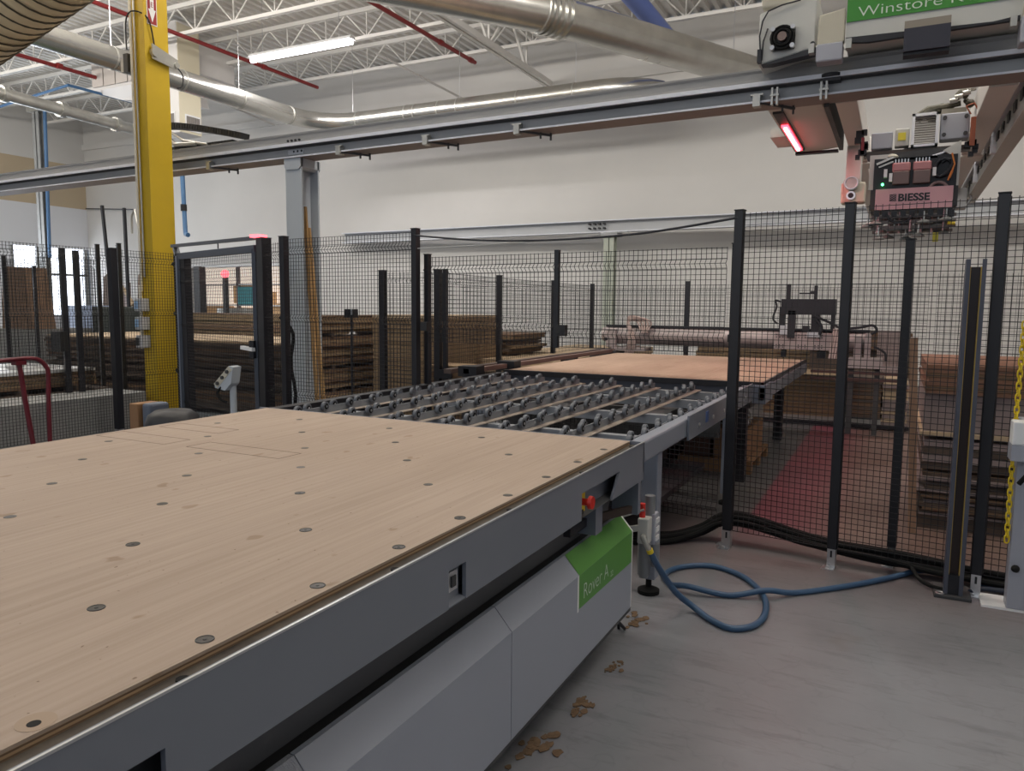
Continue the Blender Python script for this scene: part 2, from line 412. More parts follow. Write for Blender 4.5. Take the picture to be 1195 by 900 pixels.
# ------------------------------------------------------------------ ducts
def ring(b, c, d, r, w=.04, n=24): d = Vector(d).normalized(); c = Vector(c); return b.cyl(c-d*w/2, c+d*w/2, r, n)
t = thing('silver_duct', (-13, 8, 6), 'long galvanised round duct that turns and runs along the back wall', 'duct')
pts = [(-12.95, 5.0, 6.0), (-12.98, 13.9, 6.0)]
for k in range(1, 7):
    a = pi/2*k/6*.97; pts.append((-12.98+1.1*(1-cos(a)), 13.95+1.1*sin(a), 6.0))
pts += [(-5.6, 15.05, 6.0)]
for k in range(1, 5):
    a = pi/3*k/4; pts.append((-5.6+1.2*sin(a), 15.05+1.2*(1-cos(a)), 6.0))
MB().tube(pts, .205, 24).build('duct_run', M['galv'], t, smooth=True)
for y in (6.5, 7.9, 9.4, 10.9, 12.4, 13.9): ring(MB(), (-12.97, y, 6), (0,1,0), .213, .03).build('seam_band', M['galv_dull'], t, smooth=True)
for x in (-11.8, -10.4, -10.15, -9.5, -9.0, -7.5, -6.2): ring(MB(), (x, 15.05, 6), (1,0,0), .213, .03).build('seam_band', M['galv_dull'], t, smooth=True)
for (x, y) in ((-12.97, 9.4), (-12.97, 12.4), (-12.0, 15.05), (-9.0, 15.05), (-6.2, 15.05)):
    MB().tube([(x, y, 6.2), (x, y, 7.9)], .008, 5).build('hanger_rod', M['steel'], t)
t = thing('large_duct', (-5, 9, 6), 'large shiny galvanised duct crossing at top centre above the beam', 'duct')
p0 = Vector((-5.2, 10.25, 6.0)); p1 = Vector((-2.64, 15.2, 6.0)); d = (p1-p0).normalized()
pa = p0 - d*3 + Vector((-.9, 0, 0)); pb = p1 + d*1.8
k1 = Vector((-4.9, 11.0, 6.0))
MB().tube([pa, k1-d*.25], .305, 32).build('duct_run', M['galv'], t, smooth=True)
MB().tube([k1-d*.25, pb], .285, 32).build('duct_run', M['galv'], t, smooth=True)
b = MB()
for q in (-.28, -.18, -.08, .04, .16): ring(b, k1+d*q, d, .325, .05, 32)
b.build('clamp_collar', M['galv'], t, smooth=True)
for q in (1.95, 2.25, 4.2, 4.3, 5.0): ring(MB(), k1+d*q, d, .291, .02, 32).build('seam_band', M['galv_dull'], t, smooth=True)
MB().tube([k1+d*4.25+Vector((0,0,.28)), k1+d*4.25+Vector((0,0,2))], .008, 5).build('hanger_rod', M['steel'], t)
pipe('blue_duct', [(-4.45, 9, 7.0), (-4.42, 16.8, 7.0)], .17, M['blueduct'], 'smooth blue round duct behind the large silver duct', 'duct', n=20)
t = pipe('thin_duct', [(-17.1, 8.0, 6.0), (-17.75, 14.2, 6.0)], .13, M['galv_dull'], 'thin galvanised pipe at far upper left passing behind the yellow column', 'duct', n=16,
     couplings=[((-17.3, 9.95, 6), (-.1,1,0)), ((-17.45, 11.3, 6), (-.1,1,0)), ((-17.6, 12.8, 6), (-.1,1,0))])
t = thing('flexible_duct', (-9, 5, 4.4), 'fat tan ribbed flexible duct in the top left corner', 'duct')
fa = Vector((-11.192, 5.0, 4.261)); fb = Vector((-6.677, 5.0, 5.394)); d = (fb-fa).normalized(); N = 110; L = (fb-fa).length
MB().tube([fa+d*(L*i/N) for i in range(N+1)], [.55 + .01*sin(2*pi*i/4) for i in range(N+1)], 28).build('hose_skin', M['tan'], t, smooth=True)
b = MB(); q = .05
up_ = Vector((0,0,1)); u = d.cross(up_).normalized(); w_ = u.cross(d)
while q < L:
    c = fa+d*q; b.tube([c + (u*cos(a)+w_*sin(a))*.562 for a in [2*pi*k/28 for k in range(28)]], .010, 5, closed=True); q += .15
b.build('wire_rib', M['tan_rib'], t)

# HVAC unit
t = thing('hvac_unit', (-17, 13.3, 5.5), 'boxy white air handling unit with grilles hanging behind the yellow column', 'ventilation unit')
MB().box(-18.8, -15.0, 13.03, 14.2, 6.98, 7.75).build('housing', M['hvac'], t, bevel=.02)
b = MB()
for k in range(6): b.box(-18.72+.46*k, -18.72+.46*k+.42, 12.985, 13.0, 7.06, 7.7)
b.build('side_panel', M['pinkwhite'], t)
MB().prism([(-18.8, 13.0, 6.98), (-15.9, 13.0, 6.98), (-15.9, 13.2, 6.5), (-17.9, 13.2, 6.72)], (0, 1.0, 0)).build('hopper', M['hvac'], t)
MB().box(-15.36, -14.86, 12.4, 13.02, 5.48, 7.95).build('plenum', M['hvac'], t, bevel=.02)
MB().box(-14.86, -14.85, 12.41, 13.01, 5.5, 7.9).build('plenum_side', M['hvac_y'], t)
g = MB().box(-14.85, -14.835, 12.55, 12.98, 5.55, 5.92).build('grille', M['white'], t)
b = MB(); k = 12.58
while k < 12.94: b.box(-14.835, -14.82, k, k+.028, 5.59, 5.88); k += .042
b.build('slat', M['grille'], g)
g = MB().box(-15.28, -14.98, 12.385, 12.4, 5.60, 5.95).build('grille', M['white'], t)
b = MB(); k = -15.26
while k < -15.02: b.box(k, k+.024, 12.37, 12.385, 5.64, 5.91); k += .038
b.build('slat', M['grille'], g)

# tube light
t = thing('tube_light', (-11.6, 12.75, 6.8), 'long glowing fluorescent tube light hanging from the roof joists', 'light')
MB().prism([(-12.95, 12.65, 6.95), (-12.95, 12.85, 6.95), (-12.95, 12.80, 7.02), (-12.95, 12.70, 7.02)], (2.8, 0, 0)).build('housing', M['white'], t)
MB().cyl((-12.93, 12.75, 6.90), (-10.17, 12.75, 6.90), .055, 14).build('tube', M['tube'], t, smooth=True)
for x in (-12.6, -10.5): MB().tube([(x, 12.75, 7.02), (x, 12.75, 8.1)], .006, 4).build('hanger_wire', M['steel'], t)

# ------------------------------------------------------------------ overhead gantry beam (near)
def by(x): return 7.0 - (x+3.6)*.032          # y of beam front face at x
BX0, BX1 = -17.0, 3.2
t = thing('gantry_beam', (-5, by(-5), 3.3), 'long grey steel gantry beam spanning the room overhead, nearest the camera', 'beam')
def beampart(prof, name, m, bev=0):
    # prof in (dy, z)
    b = MB(); n = len(prof)
    a = [(BX0, by(BX0)+dy, z) for dy, z in prof]; c = [(BX1, by(BX1)+dy, z) for dy, z in prof]
    b.add(a+c, [tuple(range(n)), tuple(range(2*n-1, n-1, -1))]+[(i, (i+1)%n, (i+1)%n+n, i+n) for i in range(n)])
    return b.build(name, m, t, bevel=bev)
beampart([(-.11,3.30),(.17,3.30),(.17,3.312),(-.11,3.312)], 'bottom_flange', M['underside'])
beampart([(-.115,3.302),(-.11,3.302),(-.11,3.318),(-.115,3.318)], 'flange_lip', M['beam_lip'])
beampart([(-.05,3.312),(-.03,3.312),(-.03,3.54),(-.05,3.54)], 'web', M['beam'])
beampart([(-.16,3.425),(-.02,3.425),(-.02,3.46),(-.16,3.46)], 'running_rail', M['beam_lip'])
beampart([(-.14,3.417),(-.02,3.417),(-.02,3.425),(-.14,3.425)], 'painted_rail_shadow', M['recess'])  # dark strip standing in for the shadow under the rail
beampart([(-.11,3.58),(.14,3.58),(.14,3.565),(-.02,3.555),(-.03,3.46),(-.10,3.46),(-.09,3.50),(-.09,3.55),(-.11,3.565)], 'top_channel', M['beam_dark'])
for x in (-9.3, -7.9, -5.75, -4.55, -3.45, -1.15):    # hook brackets under the beam
    y = by(x)
    c = MB().box(x-.03, x+.03, y-.14, y-.06, 3.27, 3.36).box(x-.05, x+.05, y-.13, y-.09, 3.36, 3.375).build('clamp', M['galv_dull'], t)
    MB().bar((x+.03, y-.11, 3.30), (x+.28, y+.10, 3.275), .02, .02).bar((x+.27, y+.1, 3.30), (x+.27, y+.1, 3.23), .016, .016).bar((x+.19, y+.03, 3.30), (x+.19, y+.03, 3.24), .016, .016).build('clamp_arm', M['recess'], c)
for x in (-1.0, -.62):
    y = by(x)
    c = MB().box(x-.035, x+.035, y-.17, y-.10, 3.33, 3.345).box(x-.028, x-.012, y-.165, y-.12, 3.26, 3.40).box(x+.012, x+.028, y-.165, y-.12, 3.26, 3.40).build('stop_bracket', M['galv_dull'], t)
b = MB()
for dx in (-.10, -.04, .02, .08):
    for z in (3.50, 3.38):
        y = by(-6.45+dx); MB().cyl((-6.45+dx, y-.105 if z > 3.4 else y-.065, z), (-6.45+dx, y-.04, z), .014, 8).build('bolt', M['black'], t)
MB().box(-6.58, -6.34, by(-6.4)-.062, by(-6.4)-.05, 3.345, 3.40).build('splice_plate', M['steel'], t)

# energy chain end on top of the beam at left
t = thing('energy_chain', (-9, 7.2, 3.6), 'black looped cable chain lying on top of the near beam behind the yellow column', 'cable chain')
b = MB(); pts = []
for k in range(40):
    u = k/39
    if u < .4: a = pi/2+pi*(u/.4); pts.append((-8.95+.16*cos(a), 7.26, 3.78+.16*sin(a)))
    else: pts.append((-8.95+(u-.4)/.6*1.3, 7.26, 3.62))
pts2 = [(-8.95+1.45*(k/30), 7.26, 3.96-.27*(k/30)**1.3) for k in range(31)]
for q in (pts, pts2):
    for a, c in zip(q[:-1], q[1:]):
        a = Vector(a); c = Vector(c); b.bar(a, a+(c-a)*.82, .14, .075)
b.build('chain_links', M['blackpl'], t)
MB().tube([(-8.9, 7.2, 3.82), (-8.7, 7.18, 3.68), (-8.3, 7.18, 3.66)], .03, 8).build('cable', M['galv_dull'], t)
MB().tube([(-8.8, 7.2, 3.85), (-8.55, 7.18, 3.72), (-8.1, 7.18, 3.63)], .02, 8).build('cable', M['galv_dull'], t)

# gantry column
t = thing('gantry_column', (-6.48, 7.15, 0), 'grey H section steel column carrying the near gantry beam', 'column')
b = MB().box(-6.62, -6.37, 7.02, 7.045, 0.02, 3.3).box(-6.62, -6.37, 7.30, 7.325, .02, 3.3)
b.build('flange', M['col'], t)
MB().box(-6.50, -6.485, 7.045, 7.30, .02, 3.3).build('web', M['col'], t)
MB().box(-6.72, -6.27, 6.92, 7.42, 0, .025).build('base_plate', M['col'], t)
MB().prism([(-6.62, 7.0, 3.3), (-6.37, 7.0, 3.3), (-6.37, 7.0, 3.2), (-6.40, 7.0, 3.17), (-6.59, 7.0, 3.17), (-6.62, 7.0, 3.2)], (0, .35, 0)).build('cap_plate', M['col'], t)
t = thing('timber_strip', (-6.3, 7.2, 0), 'tall thin raw timber strips leaning in the grey column', 'timber')
MB().bar((-6.28, 7.15, 0), (-6.46, 7.16, 2.75), .05, .03).build('strip', M['plank'], t)
MB().bar((-6.22, 7.2, 0), (-6.44, 7.2, 2.5), .05, .03).build('strip', M['plank'], t)

# far gantry beam and its column
t = thing('gantry_beam', (-5, 17, 3.3), 'far pale grey gantry beam running along the back wall', 'beam')
b = MB().bar((-14, 17.15, 3.44), (3.5, 16.55, 3.44), .03, .26); b.build('web', M['beam'], t)
MB().bar((-14, 17.12, 3.57), (3.5, 16.52, 3.57), .26, .02).bar((-14, 17.12, 3.31), (3.5, 16.52, 3.31), .26, .02).build('flange', M['beam_lip'], t)
b = MB()
for k in range(4):
    for z in (3.5, 3.40): b.cyl((-6.5+.12*k, 16.85, z), (-6.5+.12*k, 16.75, z), .025, 8)
b.build('bolt', M['black'], t)
t = thing('gantry_column', (-6.05, 16.9, 0), 'slim pale green grey column below the far beam at the back wall', 'column')
MB().box(-6.15, -5.9, 16.80, 16.82, 0, 3.3).box(-6.15, -5.9, 17.0, 17.02, 0, 3.3).box(-6.03, -6.01, 16.8, 17.02, 0, 3.3).build('shaft', mat('pale_green_steel', (.42, .45, .38), .5), t)
MB().box(-6.2, -5.8, 16.72, 17.1, 3.2, 3.3).build('cap_plate', M['beam'], t)

# ------------------------------------------------------------------ travelling bridge on the beam
t = thing('gantry_bridge', (0, 9, 3.3), 'travelling bridge of two grey girders hanging behind the near beam at upper right', 'gantry bridge')
for (x0, x1, nm) in ((-.555, -.385, 0), (.545, .745, 1)):
    MB().box(x0, x1, 7.1, 9.95, 3.3, 3.56).build('girder', M['girder'], t, bevel=.008)
    MB().box(x0-.02, x1+.02, 9.95, 10.3, 3.27, 3.58).build('splice_collar', M['girder'], t, bevel=.01)
    MB().box(x0, x1-.02, 10.3, 16.7, 3.3, 3.5).build('girder', M['girder'], t, bevel=.008)
b = MB()
for y in (9.98, 10.27):
    for x in (-.60, -.36): MB().cyl((x, y, 3.33), (x-.02, y, 3.33), .03, 8).build('bolt', M['galv_dull'], t)
tr = MB().box(.83, .85, 7.2, 13.6, 3.22, 3.62).box(.83, .97, 7.2, 13.6, 3.20, 3.225).build('cable_tray', M['cab'], t)
y = 7.5
while y < 12.8: MB().box(.815, .83, y, y+.16, 3.30, 3.38).build('slot', M['recess'], tr); y += .42
MB().box(.79, .83, 7.2, 13.6, 3.42, 3.46).box(.78, .83, 9.4, 9.5, 3.2, 3.66).box(.78, .83, 11.4, 11.5, 3.2, 3.62).build('tray_lip', M['beam_lip'], tr)
MB().box(.55, .80, 12.6, 12.9, 3.02, 3.3).tube([(.82, 12.7, 3.3), (.86, 12.6, 3.15), (.80, 12.6, 3.05), (.66, 12.6, 3.03)], .018, 8).build('end_bracket', M['beam'], t)
# LED box hanging by the bridge
lb = thing('light_box', (-.88, 8.1, 3.3), 'grey hanging control box with a glowing red light bar underneath', 'box')
MB().prism([(-1.11, 7.02, 3.31), (-.655, 7.0, 3.31), (-.64, 9.03, 3.31), (-1.11, 9.28, 3.31)], (0, 0, .28)).build('housing', M['cab'], lb, bevel=.01)
MB().box(-.64, -.60, 7.05, 9.0, 3.27, 3.60).build('side_rail', M['recess'], lb)
MB().box(-1.1, -.66, 9.12, 9.2, 3.285, 3.31).build('rear_edge', M['black'], lb)
MB().box(-1.26, -1.11, 8.35, 8.9, 3.33, 3.42).build('side_bracket', M['cab'], lb)
MB().box(-1.075, -.985, 7.2, 8.95, 3.29, 3.31).build('lamp_channel', M['recess'], lb)
g = MB().box(-1.06, -1.0, 7.65, 8.85, 3.272, 3.292).build('red_lamp_bar', M['redled'], lb)
MB().box(-1.043, -1.017, 7.7, 8.8, 3.262, 3.273).build('lamp_core', M['redcore'], g)

# cabinet riding on the beam
cb = thing('bridge_cabinet', (-.2, 6.55, 3.55), 'grey and green machine cabinet riding on top of the near beam', 'cabinet')
MB().prism([(-1.11, 6.55, 3.93), (-1.11, 6.55, 3.53), (-.75, 6.55, 3.60), (-.68, 6.55, 3.60), (-.68, 6.55, 4.02), (-.95, 6.55, 3.98)], (0, .5, 0)).build('motor_housing', M['cab'], cb, bevel=.012)
MB().box(-1.10, -.70, 6.56, 7.0, 3.97, 4.25).build('upper_housing', M['cab2'], cb, bevel=.02)
mo = MB().box(-1.01, -.83, 6.51, 6.55, 3.62, 3.79).build('motor_flange', M['black'], cb, bevel=.01)
b = MB()
for rr, y in ((.085, 6.495), (.06, 6.485)): b.tube([(-.92+rr*cos(a), y, 3.705+rr*sin(a)) for a in [2*pi*k/20 for k in range(20)]], .012, 6, closed=True)
b.build('seal_ring', M['rubber'], mo)
MB().cyl((-.92, 6.50, 3.705), (-.92, 6.46, 3.705), .035, 14).build('shaft', mat('dull_brass', (.22, .16, .14), .4, .6), mo, smooth=True)
b = MB()
for dx in (-.075, .075):
    for dz in (-.07, .07): MB().cyl((-.92+dx, 6.515, 3.705+dz), (-.92+dx, 6.48, 3.705+dz), .018, 10).build('bolt', M['steel'], mo)
MB().cyl((-.70, 6.552, 3.64), (-.70, 6.545, 3.64), .02, 12).build('hole', M['black'], cb)
MB().prism([(-.665, 6.5, 3.60), (-.47, 6.5, 3.61), (-.47, 6.5, 3.86), (-.655, 6.5, 3.83)], (0, .08, 0)).build('cream_cover', M['cab2'], cb, bevel=.01)
MB().box(-.665, -.475, 6.46, 6.6, 3.47, 3.605).build('guard_cover', M['cabblue'], cb, bevel=.012)
MB().prism([(-.46, 6.53, 4.3), (-.46, 6.53, 3.60), (.72, 6.53, 3.60), (.72, 6.53, 4.3)], (0, .45, 0)).build('main_housing', M['cab'], cb)
MB().box(-.46, .62, 6.52, 6.53, 3.755, 4.28).build('green_panel', M['green2'], cb)
text_mesh('lettering', 'Winstore K1', .108, (-.385, 6.515, 3.78), (1, 0, 0), (0, 0, 1), M['letter'], cb, sx=1.34, bold=-.0012)
MB().box(-.06, .235, 6.38, 6.5, 3.60, 3.655).build('bracket_top', mat('taupe_plate', (.27, .235, .19), .6), cb)
MB().box(-.06, .235, 6.37, 6.40, 3.44, 3.60).build('navy_plate', M['navy'], cb)
MB().box(-.06, .235, 6.40, 6.5, 3.42, 3.62).build('wheel_block', M['black'], cb)
MB().box(.66, .85, 6.44, 6.6, 3.42, 3.60).build('guard_cover', M['cabblue'], cb, bevel=.012)
MB().prism([(.67, 6.48, 3.60), (.85, 6.48, 3.6), (.85, 6.48, 4.0), (.70, 6.48, 4.0)], (0, .08, 0)).build('cream_cover', M['cab2'], cb)
b = MB().prism([(-1.08, 6.52, 3.525), (-.66, 6.52, 3.605), (-.66, 6.52, 3.56), (-1.0, 6.52, 3.52)], (0, .1, 0))
b.prism([(-.46, 6.51, 3.605), (-.3, 6.51, 3.585), (.66, 6.51, 3.60), (.66, 6.51, 3.63), (.5, 6.51, 3.61), (-.46, 6.51, 3.64)], (0, .04, 0)).build('cable_gap', M['black'], cb)
for x in (-.70, -.435, .62): MB().box(x-.02, x+.02, 6.47, 6.54, 3.55, 3.62).build('roller_clamp', M['galv_dull'], cb)
b = MB().cyl((-.57, 6.8, 3.455), (-.57, 6.8, 3.43), .09, 18).box(-.63, -.5, 6.75, 6.86, 3.40, 3.43)
b.build('drive_wheel', M['black'], cb, smooth=True)
MB().tube([(-1.09, 6.53, 3.60), (-1.10, 6.52, 3.75), (-1.08, 6.52, 3.86), (-1.04, 6.52, 3.93), (-.94, 6.52, 3.96), (-.8, 6.53, 3.98)], .006, 6).tube([(-1.08, 6.53, 3.56), (-1.07, 6.52, 3.70), (-1.04, 6.53, 3.80)], .006, 6).build('cable', M['black'], cb)
MB().box(-1.11, -1.08, 6.5, 6.56, 3.54, 3.64).build('connector', M['black'], cb)

# ------------------------------------------------------------------ gripper head hanging from the bridge
hd = thing('gripper_head', (.1, 8.3, 2.2), 'suction gripper head with sign plate coloured by red light hanging below the bridge', 'machine head')
HX0, HX1 = -.235, .40
MB().box(HX0, HX1, 8.0, 8.012, 2.505, 2.695).build('sign_plate', M['sign'], hd)
text_mesh('lettering', 'BIESSE', .092, (-.045, 7.995, 2.578), (1, 0, 0), (0, 0, 1), M['black'], hd, bold=.0031, sx=1.04)
b = MB()
for k in range(5):      # striped square emblem
    x0 = -.115; w = .06; a = -.115+.0+k*.0
for k in range(-2, 4):      # slanted bars clipped to a square
    z0_ = 2.579+k*.0165
    P4 = []
    for (u, dz) in ((0, 0), (1, .034), (1, .045), (0, .011)):
        P4.append((-.115+.058*u, 7.996, min(2.579+.068, max(2.579, z0_+dz))))
    if abs(P4[0][2]-P4[3][2])+abs(P4[1][2]-P4[2][2]) > .004: b.poly(P4)
b.build('emblem', M['black'], hd)
MB().box(-.28, .44, 8.05, 8.6, 2.52, 2.70).build('body_block', M['recess'], hd)
MB().box(-.26, .42, 8.04, 8.55, 2.69, 2.98).build('drive_bay', M['black'], hd)
for x0, x1 in ((-.105, .045), (.065, .215)):
    mt = MB().box(x0, x1, 8.0, 8.2, 2.85, 2.93).build('motor_cap', M['pink'], hd, bevel=.012)
    MB().box(x0+.005, x1-.005, 7.99, 8.2, 2.73, 2.85).build('motor_body', mat('rose_brown_motor', (.17, .11, .10), .4), mt, bevel=.008)
    b = MB()
    for k in range(5): b.box(x0+.02+.026*k, x0+.028+.026*k, 8.02, 8.05, 2.93, 2.965)
    b.build('connector_pin', M['steel'], mt)
MB().box(-.15, .26, 8.04, 8.10, 2.955, 2.975).build('terminal_strip', M['steel'], hd)
for x, z in ((-.16, 2.80), (-.115, 2.76), (.24, 2.79)): MB().box(x-.014, x+.014, 7.985, 8.04, z, z+.075).build('white_tag', M['white'], hd)
MB().cyl((-.18, 7.99, 2.735), (-.18, 7.975, 2.735), .012, 10).build('status_light', M['greenled'], hd)
b = MB()
for k in range(7):
    a0 = random.uniform(0, 6)
    b.tube([(.31+.07*cos(a0+q*.6), 8.0+.01*k, 2.86+.08*sin(a0+q*.7)) for q in range(8)], .012, 6)
b.build('hose_bundle', M['black'], hd, smooth=True)
b = MB().tube([(.37, 7.99, 2.98), (.395, 7.98, 2.88), (.375, 7.98, 2.8), (.35, 7.98, 2.74)], .007, 6).tube([(.36, 7.98, 2.76), (.38, 7.98, 2.82)], .01, 6)
b.build('orange_lead', mat('orange_cable', (.6, .2, .04), .5), hd)
MB().tube([(.20, 8.02, 2.69)]+[(.28+.075*cos(a), 8.02, 2.66+.075*sin(a)) for a in [pi*.85-k*.35 for k in range(8)]]+[(.355, 8.02, 2.62)], .014, 8).build('pulley_guard', mat('grey_rose_guard', (.3, .2, .19), .4), hd, smooth=True)
# arms either side
MB().prism([(-.30, 8.05, 3.02), (-.12, 8.05, 3.02), (-.08, 8.05, 2.98), (-.17, 8.05, 2.93), (-.24, 8.05, 2.70), (-.30, 8.05, 2.70)], (0, .05, 0)).build('side_arm', M['cab'], hd)
MB().prism([(.44, 8.05, 3.10), (.30, 8.05, 3.02), (.36, 8.05, 2.98), (.40, 8.05, 2.70), (.44, 8.05, 2.70)], (0, .05, 0)).build('side_arm', M['cab'], hd)
MB().bar((-.24, 8.03, 2.93), (-.10, 8.02, 2.985), .02, .02).bar((-.22, 8.02, 2.90), (-.10, 8.02, 2.945), .014, .014).build('linkage', M['galv_dull'], hd)
# trolley above
tz = 3.0
MB().box(-.36, .52, 8.15, 8.28, 3.03, 3.075).build('trolley_crossbar', mat('oily_brown_bar', (.09, .065, .05), .4), hd)
MB().prism([(-.34, 8.1, 3.03), (.46, 8.1, 3.06), (.40, 8.1, 2.985), (.28, 8.1, 2.96), (-.22, 8.1, 2.94), (-.32, 8.1, 2.98)], (0, .04, 0)).build('trolley_tray', M['recess'], hd)
MB().tube([(-.22, 8.06, 2.945), (.2, 8.06, 2.97), (.30, 8.06, 3.0), (.37, 8.06, 3.04)], .01, 6).build('tray_lip', M['beam_lip'], hd)
MB().sphere((-.12, 8.1, 3.0), .06, sz=.5).sphere((-.2, 8.1, 2.98), .045, sz=.5).build('cloth_bundle', M['cab2'], hd, smooth=True)
MB().box(-.30, -.12, 8.12, 8.3, 3.09, 3.24).build('junction_box', M['cabblue'], hd, bevel=.01)
yb_ = MB().box(-.10, .02, 8.12, 8.25, 3.10, 3.26).build('valve_box', M['cab'], hd, bevel=.008)
MB().box(-.075, -.01, 8.11, 8.12, 3.15, 3.22).build('yellow_label', mat('yellow_label', (.65, .55, .05), .6), yb_)
fr = MB().box(.035, .06, 8.1, 8.3, 3.08, 3.38).box(.23, .255, 8.1, 8.3, 3.08, 3.38).box(.035, .255, 8.1, 8.3, 3.355, 3.38).box(.035, .255, 8.1, 8.3, 3.08, 3.10).build('vent_frame', M['beam_lip'], hd)
b = MB()
for k in range(12): b.box(.06, .23, 8.13, 8.15, 3.10+.021*k, 3.112+.021*k)
b.build('vent_slat', M['grille'], fr)
pl = MB().box(.27, .50, 8.12, 8.3, 3.13, 3.36).build('motor_plate', M['cabblue'], hd, bevel=.01)
b = MB()
for x in (.30, .47):
    for z in (3.17, 3.32): MB().cyl((x, 8.12, z), (x, 8.105, z), .018, 10).build('bolt', M['recess'], pl)
MB().box(.27, .47, 8.16, 8.3, 3.36, 3.41).build('upper_block', mat('taupe_block', (.26, .24, .2), .6), hd)
b = MB()
for k in range(26):
    x = .10+.4*k/25; z = 3.40+.05*sin(k*.7)+(.11 if k > 15 else 0) - (.05 if k < 4 else 0); b.sphere((x, 8.25+random.uniform(-.05, .05), z), random.uniform(.022, .045), 8, 6)
b.tube([(.08, 8.2, 3.38), (.16, 8.2, 3.43), (.30, 8.2, 3.44), (.42, 8.2, 3.46)], .028, 8)
b.build('hose_bundle', mat('dusty_hoses', (.12, .11, .08), .6, var=.5, scale=30), hd, smooth=True)
b = MB()
for (x, z) in ((.40, 3.50), (.46, 3.53), (.50, 3.56), (.36, 3.47)): b.cyl((x-.03, 8.15, z), (x+.03, 8.15, z+.01), .024, 10)
b.build('fitting', M['galv_dull'], hd, smooth=True)
b = MB()
for k in range(16):
    x = random.choice([-.40, -.36, .50, .54])+random.uniform(-.02, .02); z = random.uniform(2.95, 3.28); s_ = random.uniform(.015, .035)
    MB().box(x-s_, x+s_, 8.1, 8.16, z-s_, z+s_).build('drive_component', M['black'], hd)
b = MB().box(.505, .545, 8.08, 8.12, 3.05, 3.30); b.tube([(.50, 8.1, 3.33), (.46, 8.08, 3.40), (.52, 8.08, 3.42), (.56, 8.08, 3.35)], .008, 6)
b.build('orange_cover', mat('orange_cover', (.35, .10, .05), .5), hd)
MB().box(-.385, -.36, 8.08, 8.14, 3.08, 3.2).build('red_cover', mat('dark_red_cover', (.2, .02, .03), .5), hd)
# suction frame
b = MB()
for z in (2.43, 2.38, 2.33):
    b.box(-.26, .44, 8.05, 8.08, z, z+.028).box(-.26, .44, 8.5, 8.53, z, z+.028).box(-.22+.1*(z<2.4), .40, 8.25, 8.29, z-.01, z+.02)
for x in (-.24, -.1, .05, .2, .38): b.box(x, x+.025, 8.05, 8.53, 2.42, 2.44)
b.build('suction_frame', mat('dusty_frame', (.16, .13, .12), .5, .3), hd)
b = MB()
for k in range(9): b.box(-.24+.075*k, -.195+.075*k, 8.03, 8.06, 2.445, 2.50)
b.build('manifold_block', M['black'], hd)
b = MB()
for (x, y) in [(-.20+.09*i, 8.04+.07*(i % 3)) for i in range(7)]: b.cyl((x, y, 2.30), (x, y, 2.50), .009, 8)
b.build('spring_rod', mat('rose_rod', (.5, .28, .28), .3, .5), hd, smooth=True)
MB().tube([(-.13+.11*(1-cos(a)), 8.03, 2.47-.085*sin(a)) for a in [pi*k/12 for k in range(13)]], .012, 8).build('vacuum_hose', M['black'], hd, smooth=True)
cups = [(-.29, 8.06, 2.365, .05), (-.22, 8.04, 2.385, .06), (-.17, 8.3, 2.33, .055), (-.19, 8.02, 2.245, .045), (-.12, 8.45, 2.29, .055), (-.06, 8.1, 2.33, .06), (.04, 8.2, 2.25, .05), (.10, 8.1, 2.29, .055), (.14, 8.0, 2.26, .05), (.18, 8.02, 2.38, .065), (.20, 8.3, 2.33, .06), (.30, 8.1, 2.36, .07), (.33, 8.3, 2.31, .06), (.36, 8.02, 2.40, .06)]
for (x, y, z, r) in cups:
    q = MB().tube([(x, y, z-.014), (x, y, z-.004), (x, y, z+.022)], [r*1.15, r*1.15, r*.35], 14).build('suction_cup', mat('suction_rubber', (.17, .18, .17), .5) if 'suction_rubber' not in bpy.data.materials else bpy.data.materials['suction_rubber'], hd, smooth=True)
    MB().cyl((x, y, z+.018), (x, y, z+.10), .008, 6).build('stem', M['galv_dull'], q)
MB().box(.26, .305, 8.0, 8.05, 2.20, 2.28).build('yellow_tag', mat('olive_yellow', (.45, .40, .02), .5), hd)
MB().cyl((.37, 7.98, 2.36), (.43, 7.98, 2.355), .014, 8).build('yellow_fitting', M['yellow_s'], hd)
MB().box(.38, .42, 8.0, 8.06, 2.42, 2.48).build('valve', M['black'], hd)
MB().cyl((.05, 8.3, 2.9), (.05, 8.3, 3.1), .08, 16).build('lift_spindle', M['recess'], hd, smooth=True)

# drive motor beside left girder
t = thing('drive_motor', (-.5, 9, 2.7), 'cream gear motor hanging beside the left bridge girder above the fence', 'motor')
MB().box(-.60, -.36, 8.95, 9.1, 2.70, 2.92).build('mount_plate', M['cab2'], t, bevel=.02)
MB().cyl((-.50, 8.9, 2.905), (-.50, 9.1, 2.905), .075, 20).build('motor_body', M['galv_dull'], t, smooth=True)
MB().tube([(-.50+.062*cos(a), 8.895, 2.905+.062*sin(a)) for a in [2*pi*k/20 for k in range(20)]], .008, 6, closed=True).build('cover_ring', M['steel'], t)
MB().cyl((-.50, 8.93, 2.78), (-.50, 8.96, 2.78), .045, 16).build('port_ring', M['steel'], t, smooth=True)
MB().cyl((-.50, 8.925, 2.78), (-.50, 8.93, 2.78), .028, 14).build('port_hole', M['black'], t)
MB().box(-.56, -.42, 8.95, 9.3, 2.92, 3.3).build('hanger_arm', M['cab'], t)

